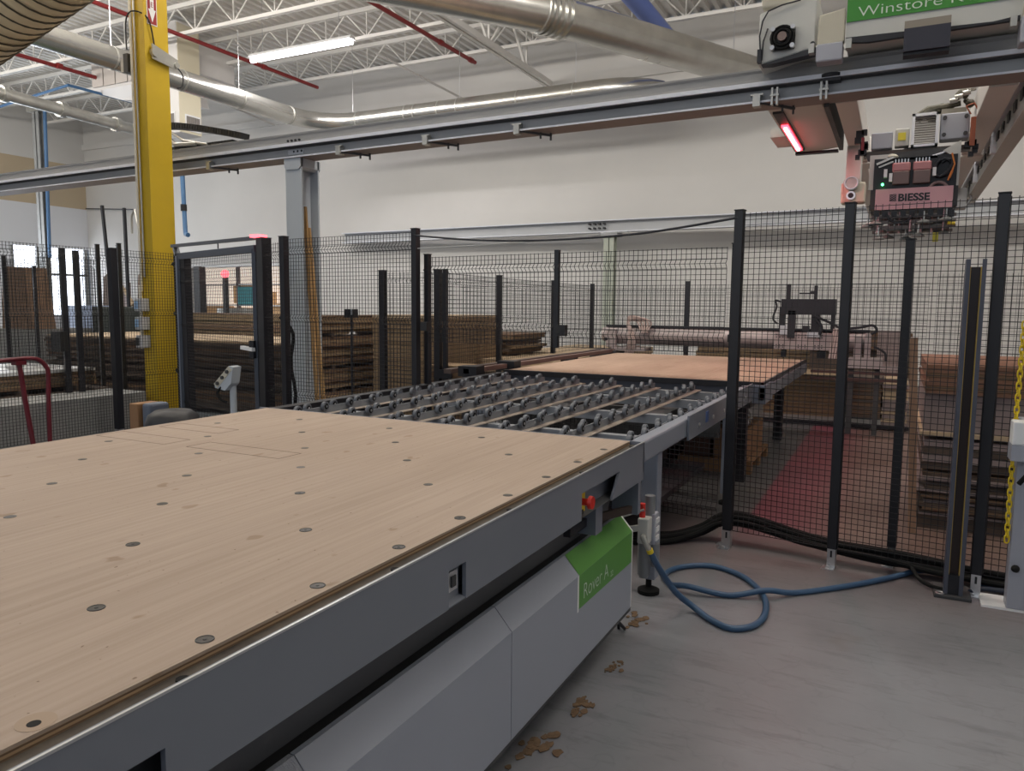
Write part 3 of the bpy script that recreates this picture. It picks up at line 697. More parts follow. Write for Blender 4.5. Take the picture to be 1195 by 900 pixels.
# ------------------------------------------------------------------ router table
T = thing('router_table', (-2.2, 1.5, 0), 'large flat nesting table with tan spoilboard and grey sides in the foreground', 'machine table')
TX0, TX1, TY0, TY1, TZ = -3.38, -1.085, -.35, 3.38, .945
MB().box(TX0, TX1, TY0, TY1, TZ-.006, TZ).build('spoilboard_top', M['mdf'], T)
MB().box(TX0, TX1-.001, TY0, TY1-.001, TZ-.019, TZ-.006).build('spoilboard_edge', M['edge'], T)
MB().box(-1.048, -1.036, TY0, 1.75, .92, .9305).build('rail_strip', M['flange'], T)
MB().box(TX0-.05, -1.03, TY0, TY1+.01, .88, TZ-.019).build('bed_rail', M['gap'], T)
y = .55
while y < 3.2: MB().cyl((-1.06, y+.3, TZ-.02), (-1.06, y+.3, TZ-.016), .012, 8).build('rail_screw', M['rubber'], T); y += .62
disc = bpy.data.materials.new('washer_grey'); M['disc'] = mat('washer_grey_', (.06, .055, .05), .45, .3)
ks = 0
for i, x in enumerate((-1.12, -1.435, -1.74, -2.02, -2.28, -2.58, -2.88, -3.16)):
    for j in range(-2, 9):
        y = .64 + .31*j
        if (i, j) in ((0, 0),): continue
        if j < 0 and i > 2: continue
        if i > 0 and (i+j) % 2: continue
        f = MB().tube([(x, y, TZ-.001), (x, y, TZ+.0008), ], [.0175, .0165], 18).build('fastener', M['disc'], T)
        ks += 1
        if i < 3 and j < 5: MB().tube([(x+.0165*cos(a), y+.0165*sin(a), TZ+.0008) for a in [2*pi*k/18 for k in range(18)]], .0012, 5, closed=True).cyl((x, y, TZ+.0005), (x, y, TZ+.0018), .004, 8).build('fastener_rim', M['recess'], f)
cbz = MB().tube([(-1.115, .635, TZ+.0002), (-1.115, .635, TZ+.0006)], [.028, .028], 24).build('counterbore', mat('bored_board', (.36, .27, .20), .8), T)
MB().tube([(-1.112, .63, TZ+.0006), (-1.112, .63, TZ+.001)], [.01, .01], 14).build('screw_hole', M['rubber'], cbz)
def outline(x0, x1, y0, y1, w=.004):
    z = TZ+.0005; b = MB()
    b.box(x0, x1, y0-w/2, y0+w/2, z-.001, z).box(x0, x1, y1-w/2, y1+w/2, z-.001, z).box(x0-w/2, x0+w/2, y0, y1, z-.001, z).box(x1-w/2, x1+w/2, y0, y1, z-.001, z)
    return b.build('pencil_outline', M['pencil'], T)
outline(-2.75, -2.21, 2.27, 2.40); outline(-3.35, -2.88, 2.26, 2.40, .003); outline(-3.32, -2.9, 2.58, 2.71, .003)
# apron with pockets
AX = -1.02
b = MB()
b.box(AX-.012, AX, TY0, 3.40, .87, .944)
for (a, c) in ((TY0, .3), (.78, 1.655), (1.745, 2.61), (3.12, 3.40)): b.box(AX-.012, AX, a, c, .765, .87)
b.prism([(AX-.012, 2.96, .765), (AX-.012, 3.12, .765), (AX-.012, 3.12, .87), (AX-.012, 3.05, .87)], (.012, 0, 0))
b.box(AX-.012, AX, .3, .78, .852, .87)
b.build('apron', M['apron'], T)
MB().box(AX-.004, AX+.001, TY0, 3.40, .942, .947).build('apron_edge', M['apron_hi'], T)  # highlight along the steel edge put in as a lighter strip
MB().box(-3.45, AX, 3.388, 3.40, .80, .944).build('end_apron', M['apron'], T)
MB().box(AX-.14, AX-.012, 3.36, 3.40, .60, .87).build('end_bracket', M['apron'], T)
MB().box(AX-.07, AX-.06, .3, 1.6, .765, .90).build('pocket_back', M['recess'], T)
MB().box(AX-.07, AX-.06, 1.6, 3.3, .765, .90).build('pocket_back', M['apron'], T)
MB().profY([(AX-.012, .765), (AX-.15, .70), (AX-.17, .57), (AX-.2, .57), (AX-.2, .78)], TY0, 3.38).build('recess_skirt', mat('charcoal_skirt', (.105, .105, .11), .5), T)
s = MB().box(AX-.03, AX-.022, 1.66, 1.74, .775, .865).build('socket_plate', M['apron'], T)
MB().box(AX-.022, AX-.014, 1.675, 1.722, .80, .855).build('socket_frame', M['steel'], s)
MB().box(AX-.014, AX-.010, 1.687, 1.71, .812, .842).build('socket_core', M['recess'], s)
MB().prism([(AX-.03, 1.66, .775), (AX-.03, 1.74, .775), (AX-.002, 1.745, .765), (AX-.002, 1.655, .765)], (0, 0, .004)).build('socket_sill', M['apron'], s)
# e-stop
es = MB().box(AX-.06, AX-.03, 2.63, 2.72, .775, .85).build('emergency_stop_base', M['yellow_s'], T)
MB().box(AX-.055, AX-.028, 2.635, 2.70, .765, .785).build('stop_label', M['blackpl'], es)
b = MB().tube([(AX-.03, 2.68, .82), (AX+.0, 2.68, .82), (AX+.004, 2.68, .82), (AX+.018, 2.68, .82)], [.014, .014, .027, .025], 18)
b.build('emergency_stop_button', M['redb'], T, smooth=True)
MB().box(AX-.12, AX-.09, 2.72, 2.95, .655, .69).build('handle_slot', M['black'], T)
MB().bar((AX-.10, 2.95, .67), (AX-.03, 3.30, .64), .02, .035).build('latch_bar', mat('brown_black', (.04, .025, .02), .5), T)
MB().box(AX-.15, AX-.05, 2.9, 2.98, .62, .74).build('skirt_block', M['apron'], T)
# lower light panels
PX = -1.075
def cover(y0, y1, m, m2=None):
    o = MB().profY([(PX, .12), (PX, .50), (-1.14, .573), (-1.155, .573), (-1.15, .565), (PX-.02, .49), (PX-.02, .12)], y0, y1).build('side_cover', m, T)
    return o
cover(TY0, 1.195, M['panel_rough']); cover(1.198, 2.138, M['panel']); cover(2.142, 3.42, M['panel'])
MB().profY([(PX+.001, .105), (PX+.001, .12), (PX-.03, .12), (PX-.03, .105)], TY0, 3.42).build('cover_lip', M['recess'], T)
MB().box(PX-.03, PX-.001, 3.42, 3.435, .12, .50).prism([(PX-.002, 3.42, .5), (-1.14, 3.42, .573), (-1.17, 3.42, .56), (-1.1, 3.42, .48)], (0, .015, 0)).build('cover_end', M['white'], T)
g = MB().poly([(PX+.0015, 2.735, .36), (PX+.0015, 3.415, .35), (PX+.0015, 3.415, .5), (PX+.0015, 2.735, .5)]).poly([(PX+.0015, 2.735, .5005), (PX+.0015, 3.415, .5005), (-1.1385, 3.415, .575), (-1.1385, 2.735, .575)]).build('green_decal', M['green'], T)
text_mesh('lettering', 'Rover A', .094, (PX+.003, 2.775, .388), (0, 1, 0), (0, .0, 1), M['letter'], g, sx=.95, bold=-.0012)
text_mesh('lettering', '22', .036, (PX+.003, 3.105, .375), (0, 1, 0), (0, 0, 1), M['letter'], g)
MB().box(PX+.0005, PX+.0012, 2.72, 2.735, .35, .5).build('decal_edge', M['white'], T)
MB().box(-3.3, -1.22, TY0, 3.36, .12, .88).build('chassis', M['recess'], T)
for y in (.4, 1.9, 3.2):
    for x in (-1.3, -3.1):
        f = MB().cyl((x, y, .02), (x, y, .14), .018, 10).build('levelling_foot', M['black'], T, smooth=True)
        MB().tube([(x, y, 0), (x, y, .02), (x, y, .035)], [.05, .05, .02], 16).build('foot_pad', M['rubber'], f, smooth=True)
b = MB().bar((-1.12, 3.36, .12), (-1.13, 3.42, .0), .012, .012).bar((-1.13, 3.30, .12), (-1.10, 3.42, .005), .012, .012)
b.build('support_strut', M['black'], T)
for (x, y, r_, lb) in ((-1.07, 2.33, .07, 'brown smear of debris on the floor nearest the camera'), (-1.02, 2.66, .055, 'brown debris patch on the floor under the side cover edge'),
                   (-1.02, 3.03, .035, 'small brown debris patch on the floor between two larger ones'), (-1.08, 3.55, .06, 'brown debris pile at the far end of the side cover')):
    b = MB(); n = 9
    for q in range(22):
        cx_ = x+random.gauss(0, r_*.45); cy_ = y+random.gauss(0, r_*.75); rr = r_*random.uniform(.10, .38)
        pts = [(cx_+rr*random.uniform(.5, 1)*cos(2*pi*k/n), cy_+1.4*rr*random.uniform(.5, 1)*sin(2*pi*k/n), .001+.0001*q) for k in range(n)]
        b.prism(pts, (0, 0, .002))
    tag(b.build('floor_debris', M['stain']), lb, 'debris', kind='stuff')

# air preparation unit
F_ = thing('air_regulator', (-1.02, 3.68, .25), 'grey pneumatic filter regulator with red valve at the table end', 'air regulator')
def lz(a): return a
frlg = mat('regulator_grey', (.22, .23, .24), .4, .2)
MB().box(-1.09, -1.035, 3.55, 3.62, .40, .53).build('valve_body', M['cab'], F_, bevel=.006)
MB().tube([(-1.062, 3.585, .22), (-1.062, 3.585, .24), (-1.062, 3.585, .40)], [.02, .032, .032], 18).build('filter_bowl', frlg, F_, smooth=True)
MB().box(-1.07, -1.02, 3.62, 3.69, .38, .54).build('regulator_body', M['cabblue'], F_, bevel=.006)
MB().tube([(-1.035, 3.66, .26), (-1.035, 3.66, .28), (-1.035, 3.66, .38)], [.02, .03, .03], 18).build('filter_bowl', frlg, F_, smooth=True)
MB().cyl((-1.055, 3.64, .53), (-1.055, 3.64, .63), .026, 18).build('regulator_knob', frlg, F_, smooth=True)
MB().cyl((-1.075, 3.58, .53), (-1.075, 3.58, .56), .015, 14).build('red_valve', M['redb'], F_, smooth=True)
MB().cyl((-1.075, 3.58, .565), (-1.075, 3.58, .60), .015, 14).build('red_valve', M['redb'], F_, smooth=True)
MB().tube([(-1.06, 3.56, .44), (-1.045, 3.50, .45), (-1.03, 3.505, .42), (-1.015, 3.52, .385)], .014, 10).build('hose_fitting', M['galv_dull'], F_, smooth=True)
MB().cyl((-1.017, 3.518, .392), (-1.012, 3.525, .372), .017, 12).build('yellow_collar', M['yellow_s'], F_)
MB().bar((-1.2, 3.50, .52), (-1.06, 3.56, .575), .012, .008).build('bracket', M['galv_dull'], F_)
MB().bar((-1.2, 3.50, .46), (-1.08, 3.56, .48), .015, .03).build('bracket', M['galv_dull'], F_)
for k in range(3): MB().box(-1.021, -1.014, 3.63, 3.68, .40+.045*k, .425+.045*k).build('gauge_block', M['white'], F_)

# hose & cables
def smoothpath(P_, n=8):
    P_ = [Vector(p) for p in P_]; out = []
    for i in range(len(P_)-1):
        p0 = P_[max(i-1, 0)]; p1 = P_[i]; p2 = P_[i+1]; p3 = P_[min(i+2, len(P_)-1)]
        for k in range(n):
            t_ = k/n; out.append(.5*((2*p1)+(p2-p0)*t_+(2*p0-5*p1+4*p2-p3)*t_*t_+(3*p1-p0-3*p2+p3)*t_**3))
    out.append(P_[-1]); return out
h = .016
hp = [(-1.012, 3.525, .375), (-.985, 3.60, .27), (-.93, 3.72, .12), (-.85, 3.79, .03), (-.74, 3.70, h), (-.63, 3.65, h), (-.54, 3.74, h), (-.515, 3.92, h), (-.56, 4.16, h), (-.69, 4.39, h),
      (-.85, 4.50, h), (-.98, 4.49, h), (-1.10, 4.36, h), (-1.12, 4.20, h), (-1.05, 4.09, h), (-.94, 4.03, .045), (-.73, 4.08, h), (-.55, 4.17, .045), (-.40, 4.30, h), (-.11, 4.60, h), (.10, 4.87, h), (.20, 5.0, .02), (.36, 5.0, .03), (.54, 4.93, .02), (.70, 4.97, h), (1.2, 5.0, h)]
tag(MB().tube(smoothpath(hp), .0165, 10).build('air_hose', M['blue'], smooth=True), 'blue air hose looping on the floor from the regulator to the right edge', 'hose')
offs = [(0, 0, 0), (.03, .05, .01), (-.02, .09, 0), (.01, .03, .035), (0, .1, .03), (.0, -.04, .005)]
cbl = thing('cable_bundle', (-.4, 5.2, 0), 'bundle of thick black cables along the foot of the fence', 'cables')
for i, (ox, oy, oz) in enumerate(offs):
    base = [(-1.9, 4.7, .02), (-1.5, 4.74, .02), (-1.28, 4.86, .02), (-1.12, 5.02, .05), (-.98, 5.12, .12), (-.8, 5.11, .13), (-.5, 5.06, .09), (-.27, 5.0, .08), (0, 4.96, .07), (.25, 4.94, .06), (.6, 4.92, .04), (1.2, 4.9, .03)]
    pts = [(x+ox, y+oy*.6, max(.02, z+oz+random.uniform(-.012, .012))) for x, y, z in base]
    MB().tube(smoothpath(pts, 6), .017 if i % 2 else .022, 8).build('cable', M['rubber'], cbl, smooth=True)
MB().tube(smoothpath([(.05, 4.98, .09), (.15, 4.93, .07), (.20, 4.83, .03), (.26, 4.74, .025), (.34, 4.72, .02)], 6), .012, 8).build('cable', M['rubber'], cbl, smooth=True)
tag(MB().tube(smoothpath([(.45, 4.76, .02), (.52, 4.84, .02), (.66, 4.86, .02), (.9, 4.84, .02), (1.2, 4.86, .02)], 6), .014, 8).build('floor_cable', mat('slate_cable', (.035, .045, .07), .5), smooth=True), 'dark slate cable lying on the floor below the right fence post', 'cable')

# ------------------------------------------------------------------ roller table
RT = thing('roller_table', (-2.2, 5, 0), 'grey roller conveyor table of seven wheel rails between the two work tables', 'roller table')
rx = [-3.28, -2.925, -2.57, -2.215, -1.86, -1.505, -1.15]
wheel = MB().cyl((0, -0, 0), (.024, 0, 0), .031, 16)
wme = None
cand = []
for ri, x in enumerate(rx):
    y1 = 6.45 if ri < 6 else 6.42
    r_ = MB().box(x-.004, x+.004, 3.45, y1, .872, .915).build('roller_rail', M['rail'], RT)
    MB().box(x-.004, x+.045, 3.45, y1+.05, .866, .872).build('rail_flange', M['flange'], r_)
    k = 0; y = 3.52
    while y < y1-.02:
        cand.append((r_, x + (.006 if k % 2 == 0 else -.030), y, k)); y += .125; k += 1
cand.sort(key=lambda c: c[2]*.9+abs(c[1])*.4)
hub = M['steel']
rest = MB(); proto = None; ph = None
for i, (r_, x, y, k) in enumerate(cand):
    if i < 90:
        if proto is None:
            b = MB().tube([(0,0,0), (.003,0,0), (.021,0,0), (.024,0,0)], [.027, .031, .031, .027], 16)
            WL['__o'] = Vector((0,0,0))
            me = bpy.data.meshes.new('wheel'); me.from_pydata([v for v in b.v], [], b.f); me.materials.append(M['roller'])
            me.materials.append(M['rubber']); me.materials.append(M['steel'])
            bm = bmesh.new(); bm.from_mesh(me)
            for sx in (-.001, .025):
                for rr, mi, e in ((.018, 1, 0), (.008, 2, .003)):
                    g = bmesh.ops.create_circle(bm, cap_ends=True, segments=12, radius=rr, matrix=Matrix.Translation((sx+(e if sx > 0 else -e), 0, 0)) @ Matrix.Rotation(pi/2, 4, 'Y'))
                    for f in {f for v in g['verts'] for f in v.link_faces}: f.material_index = mi
            bmesh.ops.recalc_face_normals(bm, faces=[f for f in bm.faces if f.material_index == 0]); bm.to_mesh(me); bm.free(); proto = me
        o = bpy.data.objects.new('wheel', proto); COL.objects.link(o); o.parent = r_
        o.location = Vector((x, y, .918)) - WL[RT.name]
    else:
        rest.tube([(x,y,.918), (x+.024,y,.918)], [.031, .031], 12)
        rest.cyl((x+.024, y, .918), (x+.028, y, .918), .009, 8)
tag(rest.build('wheel', M['roller'], RT, smooth=True), None, None, kind='stuff')
b = MB()
for y in (4.0, 4.9, 5.8, 6.42): b.box(-3.34, -1.13, y-.03, y+.03, .80, .862)
b.build('cross_tube', mat('pale_cross_tube', (.26, .275, .30), .5, 0), RT)
b = MB(); b.box(-3.46, -3.38, 3.45, 6.55, .80, .93); b.build('side_beam', M['black'], RT)
MB().box(-1.13, -1.055, 3.42, 6.55, .815, .925).build('side_beam', mat('light_side_beam', (.25, .275, .33), .4), RT, bevel=.012)
sp = MB().box(-1.052, -1.04, 4.35, 6.55, .80, .945).build('side_plate', M['apron'], RT)
b = MB()
for y in (4.6, 5.0, 5.35, 5.8, 6.2): b.cyl((-1.04, y, .86), (-1.034, y, .86), .014, 10)
b.build('plate_bolt', M['steel'], sp)
MB().box(-1.04, -1.036, 4.78, 4.85, .85, .92).build('blue_sticker', mat('blue_sticker', (.06, .12, .3), .5), sp)
for (x, y) in ((-1.14, 3.95), (-3.38, 3.95), (-1.14, 6.1), (-3.38, 6.1)):
    l_ = MB().box(x-.045, x+.045, y-.045, y+.045, .09, .82).build('leg', bpy.data.materials['light_side_beam'], RT, bevel=.006)
    MB().cyl((x, y, .02), (x, y, .10), .017, 10).tube([(x, y, 0), (x, y, .022), (x, y, .04)], [.06, .06, .02], 18).build('levelling_foot', M['rubber'], l_, smooth=True)
MB().box(-3.3, -1.2, 4.3, 4.36, .60, .75).build('lower_brace', M['recess'], RT)
MB().box(-3.3, -1.2, 6.0, 6.06, .55, .75).build('lower_brace', M['recess'], RT)
MB().box(-3.1, -1.3, 4.5, 6.0, .30, .34).build('dark_shade_sheet', M['black'], RT)  # black sheet added to deepen the shade beneath the rollers
b = MB().box(-2.7, -2.3, 5.2, 6.2, .45, .78).box(-1.9, -1.5, 5.3, 6.0, .5, .78)
b.build('drive_box', M['recess'], RT)

# ------------------------------------------------------------------ far work table
FT = thing('work_table', (-2.2, 8.4, 0), 'far flat work table with worn tan board behind the roller table', 'machine table')
MB().box(-3.42, -.985, 6.64, 10.0, .925, .945).build('table_board', M['mdf_far'], FT)
MB().box(-3.44, -.965, 6.60, 6.64, .90, .949).box(-.985, -.965, 6.6, 10.0, .91, .949).build('board_border', M['black'], FT)
MB().box(-3.42, -.98, 6.62, 6.68, .79, .90).build('front_apron', mat('blue_grey_apron', (.085, .095, .12), .45), FT)
MB().box(-1.0, -.95, 6.58, 9.98, .80, .91).build('side_apron', M['apron'], FT)
MB().box(-1.05, -.94, 6.58, 7.0, .77, .93).build('corner_plate', M['cabblue'] if False else mat('corner_blue_grey', (.16, .18, .23), .4), FT, bevel=.008)
MB().box(-3.3, -1.1, 6.8, 9.9, .70, .90).build('bed', M['recess'], FT)
for (x, y) in ((-1.2, 7.0), (-1.2, 9.5), (-3.2, 7.0), (-3.2, 9.5)): MB().box(x-.05, x+.05, y-.05, y+.05, 0, .72).build('leg', M['black'], FT)
b = MB()
for k in range(7): b.box(-1.35+.07*k-.4, -1.31+.07*k-.4, 6.9, 9.5, .62, .68)
b.build('hose_rack', M['recess'], FT)
# side guide rails on the left of the far table
gr = thing('guide_rail', (-3.8, 8.5, 0), 'pair of long brown guide rails left of the far work table', 'guide rail')
MB().box(-3.66, -3.60, 6.2, 11.6, .93, .975).build('rail', mat('rose_brown_rail', (.24, .15, .13), .4, .3), gr)
MB().box(-3.88, -3.80, 6.2, 11.8, .92, .965).build('rail', mat('dark_rail', (.10, .07, .06), .5), gr)
for y in (6.2, 7.0): MB().box(-3.72, -3.52, y, y+.16, .90, 1.0).build('end_stop', M['black'], gr)
for y in (6.5, 9, 11.3): MB().box(-3.85, -3.65, y, y+.1, 0, .93).build('support_leg', M['recess'], gr)

# gantry machine over the far table
GM = thing('saw_gantry', (-2, 10.6, .5), 'rose grey machine beam with black carriage spanning the far table', 'machine')
MB().tube([(-3.85, 10.6, 1.18), (-3.75, 10.6, 1.18), (-.28, 10.6, 1.163)], [.10, .135, .135], 20).build('cross_tube', M['machine'], GM, smooth=True)
MB().box(-3.78, -.28, 10.5, 10.7, 1.29, 1.315).build('top_rail', M['black'], GM)
MB().box(-3.75, -3.6, 10.42, 10.5, 1.0, 1.26).build('end_plate', M['machine'], GM, bevel=.01)
b = MB()
for k in range(5): b.tube(smoothpath([(-3.45+.03*k, 10.42, .92), (-3.38+.02*k, 10.38, 1.15), (-3.42, 10.4, 1.36+.02*k), (-3.30+.05*k, 10.45, 1.38), (-3.22+.02*k, 10.42, 1.22)], 4), .014, 6)
b.build('hose_loop', mat('pale_hoses', (.38, .30, .27), .5), GM, smooth=True)
MB().box(-3.65, -3.15, 10.4, 10.7, .955, 1.0).build('end_carriage', M['machine'], GM)
MB().box(-3.95, -3.55, 10.3, 10.8, 0, .96).build('pedestal', M['recess'], GM)
ca = MB().box(-1.40, -.68, 10.32, 10.44, 1.05, 1.27).build('carriage_plate', M['machine'], GM, bevel=.006)
b = MB()
for x in (-1.37, -1.1, -.9):
    for z in (1.08, 1.11, 1.21, 1.24):
        for dx in (0, .04, .08): b.cyl((x+dx, 10.32, z), (x+dx, 10.315, z), .009, 6)
b.build('screw_head', M['recess'], ca)
MB().box(-1.33, -.68, 10.3, 10.5, 1.50, 1.70).build('black_housing', M['black'], GM)
b = MB().box(-1.35, -1.28, 10.32, 10.4, 1.28, 1.60).box(-1.24, -1.15, 10.3, 10.4, 1.2, 1.55).box(-.96, -.86, 10.32, 10.42, 1.28, 1.55).box(-.73, -.68, 10.32, 10.4, 1.3, 1.55).box(-1.07, -.98, 10.36, 10.42, 1.28, 1.36)
b.build('upright', M['black'], GM)
MB().box(-1.33, -1.24, 10.3, 10.36, 1.24, 1.36).box(-1.0, -.84, 10.3, 10.36, 1.22, 1.28).build('bright_clamp', M['steel'], GM)
MB().box(-1.27, -1.22, 10.3, 10.34, 1.70, 1.89).box(-.94, -.90, 10.3, 10.34, 1.70, 1.87).bar((-1.12, 10.32, 1.77), (-.90, 10.32, 1.77), .02, .018).box(-.99, -.94, 10.3, 10.34, 1.76, 1.80).build('mast', M['black'], GM)
b = MB()
b.tube(smoothpath([(-1.33, 10.28, 1.66), (-1.40, 10.28, 1.68), (-1.38, 10.28, 1.60), (-1.42, 10.28, 1.45), (-1.36, 10.28, 1.38)], 5), .012, 6)
b.tube(smoothpath([(-.95, 10.27, 1.50), (-.86, 10.27, 1.46), (-.72, 10.27, 1.40), (-.6, 10.27, 1.34), (-.4, 10.27, 1.35), (-.25, 10.27, 1.38), (-.2, 10.27, 1.32), (-.26, 10.27, 1.27)], 5), .016, 6)
b.tube(smoothpath([(-.9, 10.27, 1.45), (-.83, 10.27, 1.35), (-.85, 10.27, 1.25)], 5), .02, 6)
b.tube(smoothpath([(-.22, 10.27, 1.12), (-.10, 10.27, 1.05), (-.08, 10.27, .95)], 5), .014, 6)
b.build('cable_loop', M['black'], GM, smooth=True)
b = MB()
for k in range(4): b.tube(smoothpath([(-.72+.03*k, 10.27, .95), (-.70+.03*k, 10.27, 1.15), (-.68+.03*k, 10.27, 1.33)], 4), .013, 6)
b.build('hose_group', mat('pale_rose_hoses', (.42, .33, .31), .5), GM, smooth=True)
MB().box(-.45, -.36, 10.4, 10.5, .95, 1.24).box(-.33, -.26, 10.4, 10.48, .90, 1.28).box(-.5, -.12, 10.3, 10.6, .88, .97).box(-.62, .1, 10.3, 10.34, .845, .88).build('right_end_frame', M['machine'], GM)
MB().box(-.50, -.44, 10.4, 10.5, 0, .88).build('pedestal_leg', M['recess'], GM)
MB().box(-.20, -.14, 10.4, 10.5, 0, .88).build('pedestal_leg', M['recess'], GM)
MB().box(-1.32, -1.26, 10.4, 10.5, .95, 1.05).box(-.88, -.78, 10.4, 10.5, .95, 1.04).build('pressure_pad', M['black'], GM)
for z in (.80, .72): MB().box(-.9, .15, 9.9, 9.98, z, z+.03).build('lower_rail', mat('rust_rail%d' % int(z*100), (.07, .035, .03), .5), GM)
MB().box(-3.72, -3.68, 10.3, 10.31, 1.1, 1.14).box(-2.02, -1.93, 10.44, 10.47, 1.12, 1.22).build('black_sensor', M['black'], GM)

# ------------------------------------------------------------------ board stacks
def stack(name, label, group, x0, x1, y0, y1, z0, z1, th, mats, jit=.03, gaps=(), topl=None, topm=None):
    z = z0; i = 0; out = []
    while z < z1-1e-6:
        if any(abs(z-g) < th*.6 for g in gaps):
            for q in (.12, .5, .88):
                yy = y0+(y1-y0)*q
                tag(MB().box(x0, x1, yy-.03, yy+.03, z, z+.05).build('timber_spacer', M['wood_d']), 'thin dark spacer between the '+group, 'timber', group+' spacers')
            z += .05; gaps = [g for g in gaps if g > z]; continue
        t_ = min(th, z1-z); j = [random.uniform(-jit, jit) for _ in range(4)]
        last = z+t_ >= z1-1e-6
        m = topm if (last and topm) else mats[i % len(mats)] if random.random() < .7 else random.choice(mats)
        o = MB().box(x0+j[0], x1+j[1], y0+j[2], y1+j[3], z, z+t_*.9).build(name, m)
        tag(o, topl if (last and topl) else label, 'board', None if (last and topl) else group); z += t_; i += 1
    return out
def bearers(label, group, x0, x1, y0, y1, z, along='x', n=3, m=None, th=.05):
    for k in range(n):
        if along == 'x':
            y = y0+(y1-y0)*(k+.5)/n; o = MB().box(x0, x1, y-.04, y+.04, z-th, z)
        else:
            x = x0+(x1-x0)*(k+.5)/n; o = MB().box(x-.04, x+.04, y0, y1, z-th, z)
        tag(o.build('timber_bearer', m or M['wood_d']), label, 'timber', group)
wb, wd, wy, wl_, wo = M['wood_b'], M['wood_d'], M['wood_y'], M['wood_l'], M['wood_o']
bearers('short timber bearer under the long brown sheet pile behind the gate', 'bearers behind the gate', -12.4, -7.3, 7.75, 9.2, .06, 'y', 4)
stack('board_sheet', 'brown sheet in the long low pile behind the black gate', 'sheets behind the gate', -12.6, -7.22, 7.7, 9.3, .06, 1.05, .043, [wd, wd, wb], .05, gaps=(.35, .62), topl='pale topmost sheet of the long low pile behind the black gate', topm=wl_)
stack('board_sheet', 'yellow brown sheet in the tall pile right of the grey column', 'sheets right of the grey column', -7.14, -6.72, 7.64, 10.3, .06, 1.43, .043, [wy, wb, wy], .035, gaps=(.42, .70, 1.14), topl='topmost sheet of the tall pile right of the grey column', topm=wb)
bearers('timber bearer under the tall pile right of the grey column', 'bearers under the tall pile', -7.12, -6.74, 7.9, 10.2, .06, 'x', 4)
stack('board_sheet', 'tan sheet in the square block pile behind the middle fence posts', 'sheets in the block pile', -6.25, -5.2, 8.2, 9.85, .06, 1.45, .05, [wy, wy, M['wood_y']], .006, topl='smooth topmost sheet of the square block pile', topm=wl_)
bearers('timber bearer under the square block pile', 'bearers under the block pile', -6.2, -5.25, 8.3, 9.8, .06, 'x', 3)
bearers('long timber bearer under the brown pile with overhanging sheets', 'bearers under the overhanging pile', -6.3, -5.1, 10.1, 11.0, .86, 'x', 2, th=.05)
stack('board_sheet', 'brown sheet in the overhanging pile beside the block pile', 'overhanging pile sheets', -6.4, -5.08, 9.95, 11.2, .86, 1.16, .045, [wb, wd, wy], .08)
tag(MB().box(-6.4, -5.1, 9.95, 11.2, 0, .81).build('storage_plinth', M['wood_d']), 'dark brown plinth under the overhanging sheet pile', 'plinth')
stack('board_sheet', 'pale flat sheet in the low pile left of the brown guide rails', 'low pale sheets', -5.6, -4.1, 9.3, 14.0, .60, .84, .06, [wl_], .05)
tag(MB().box(-5.4, -4.2, 9.5, 13.8, 0, .60).build('storage_plinth', M['wood_b']), 'brown plinth under the low pale sheets', 'plinth')
stack('board_sheet', 'brown sheet in the small pile behind the fence post with the switch', 'small pile sheets', -4.9, -4.45, 7.5, 7.9, .0, .88, .05, [wy, wb], .02)
stack('board_sheet', 'brown sheet in the distant pile seen through the gate', 'distant gate pile', -16.3, -11.0, 12.2, 13.6, .5, 1.35, .07, [wb, wy], .05)
tag(MB().box(-16.4, -11.1, 12.3, 13.5, 0, .5).build('storage_plinth', M['wood_d']), 'dark plinth under the distant brown pile', 'plinth')
# behind far table
stack('board_sheet', 'yellow brown sheet in the wide pile behind the machine beam', 'sheets behind the machine beam', -3.0, .3, 12.9, 14.2, .3, 1.0, .07, [wy], .02)
tag(MB().box(-2.9, .2, 13.0, 14.1, 0, .3).build('storage_plinth', M['wood_d']), 'dark plinth under the wide pile behind the machine beam', 'plinth')
stack('board_sheet', 'dark brown sheet in the upper pile right of the black carriage', 'upper pile right of the carriage', -1.25, .22, 12.4, 12.85, .98, 1.26, .05, [wb, wd], .02)
tag(MB().box(-1.15, .15, 12.45, 12.8, 0, .97).build('storage_plinth', wd), 'dark plinth below the upper pile right of the carriage', 'plinth')
tag(MB().box(-.22, .12, 12.3, 12.38, .0, 1.27).build('leaning_sheet', M['wrap']), 'pale pinkish sheet standing against the upper pile right of the carriage', 'board')
stack('board_sheet', 'yellow brown sheet in the big block below the far machine', 'sheets below the far machine', -1.6, -.55, 11.0, 12.2, .12, .68, .05, [wy], .008)
stack('board_sheet', 'dark brown sheet in the block right below the far machine', 'dark sheets below the far machine', -.53, -.12, 11.0, 12.2, .14, .68, .05, [wd, wb], .008)
stack('board_sheet', 'pale sheet in the narrow block beside the fence post', 'narrow pale sheets', -.10, .2, 11.0, 12.2, .05, .62, .05, [M['wrap'], wl_], .008)
tag(MB().box(-1.6, -.1, 11.0, 12.2, 0, .12).build('storage_plinth', M['curb']), 'pale concrete coloured plinth below the far block', 'plinth')
tag(MB().box(-1.7, .25, 10.9, 10.98, .02, .06).build('floor_rail', M['black']), 'black rail on the floor in front of the far block', 'rail')

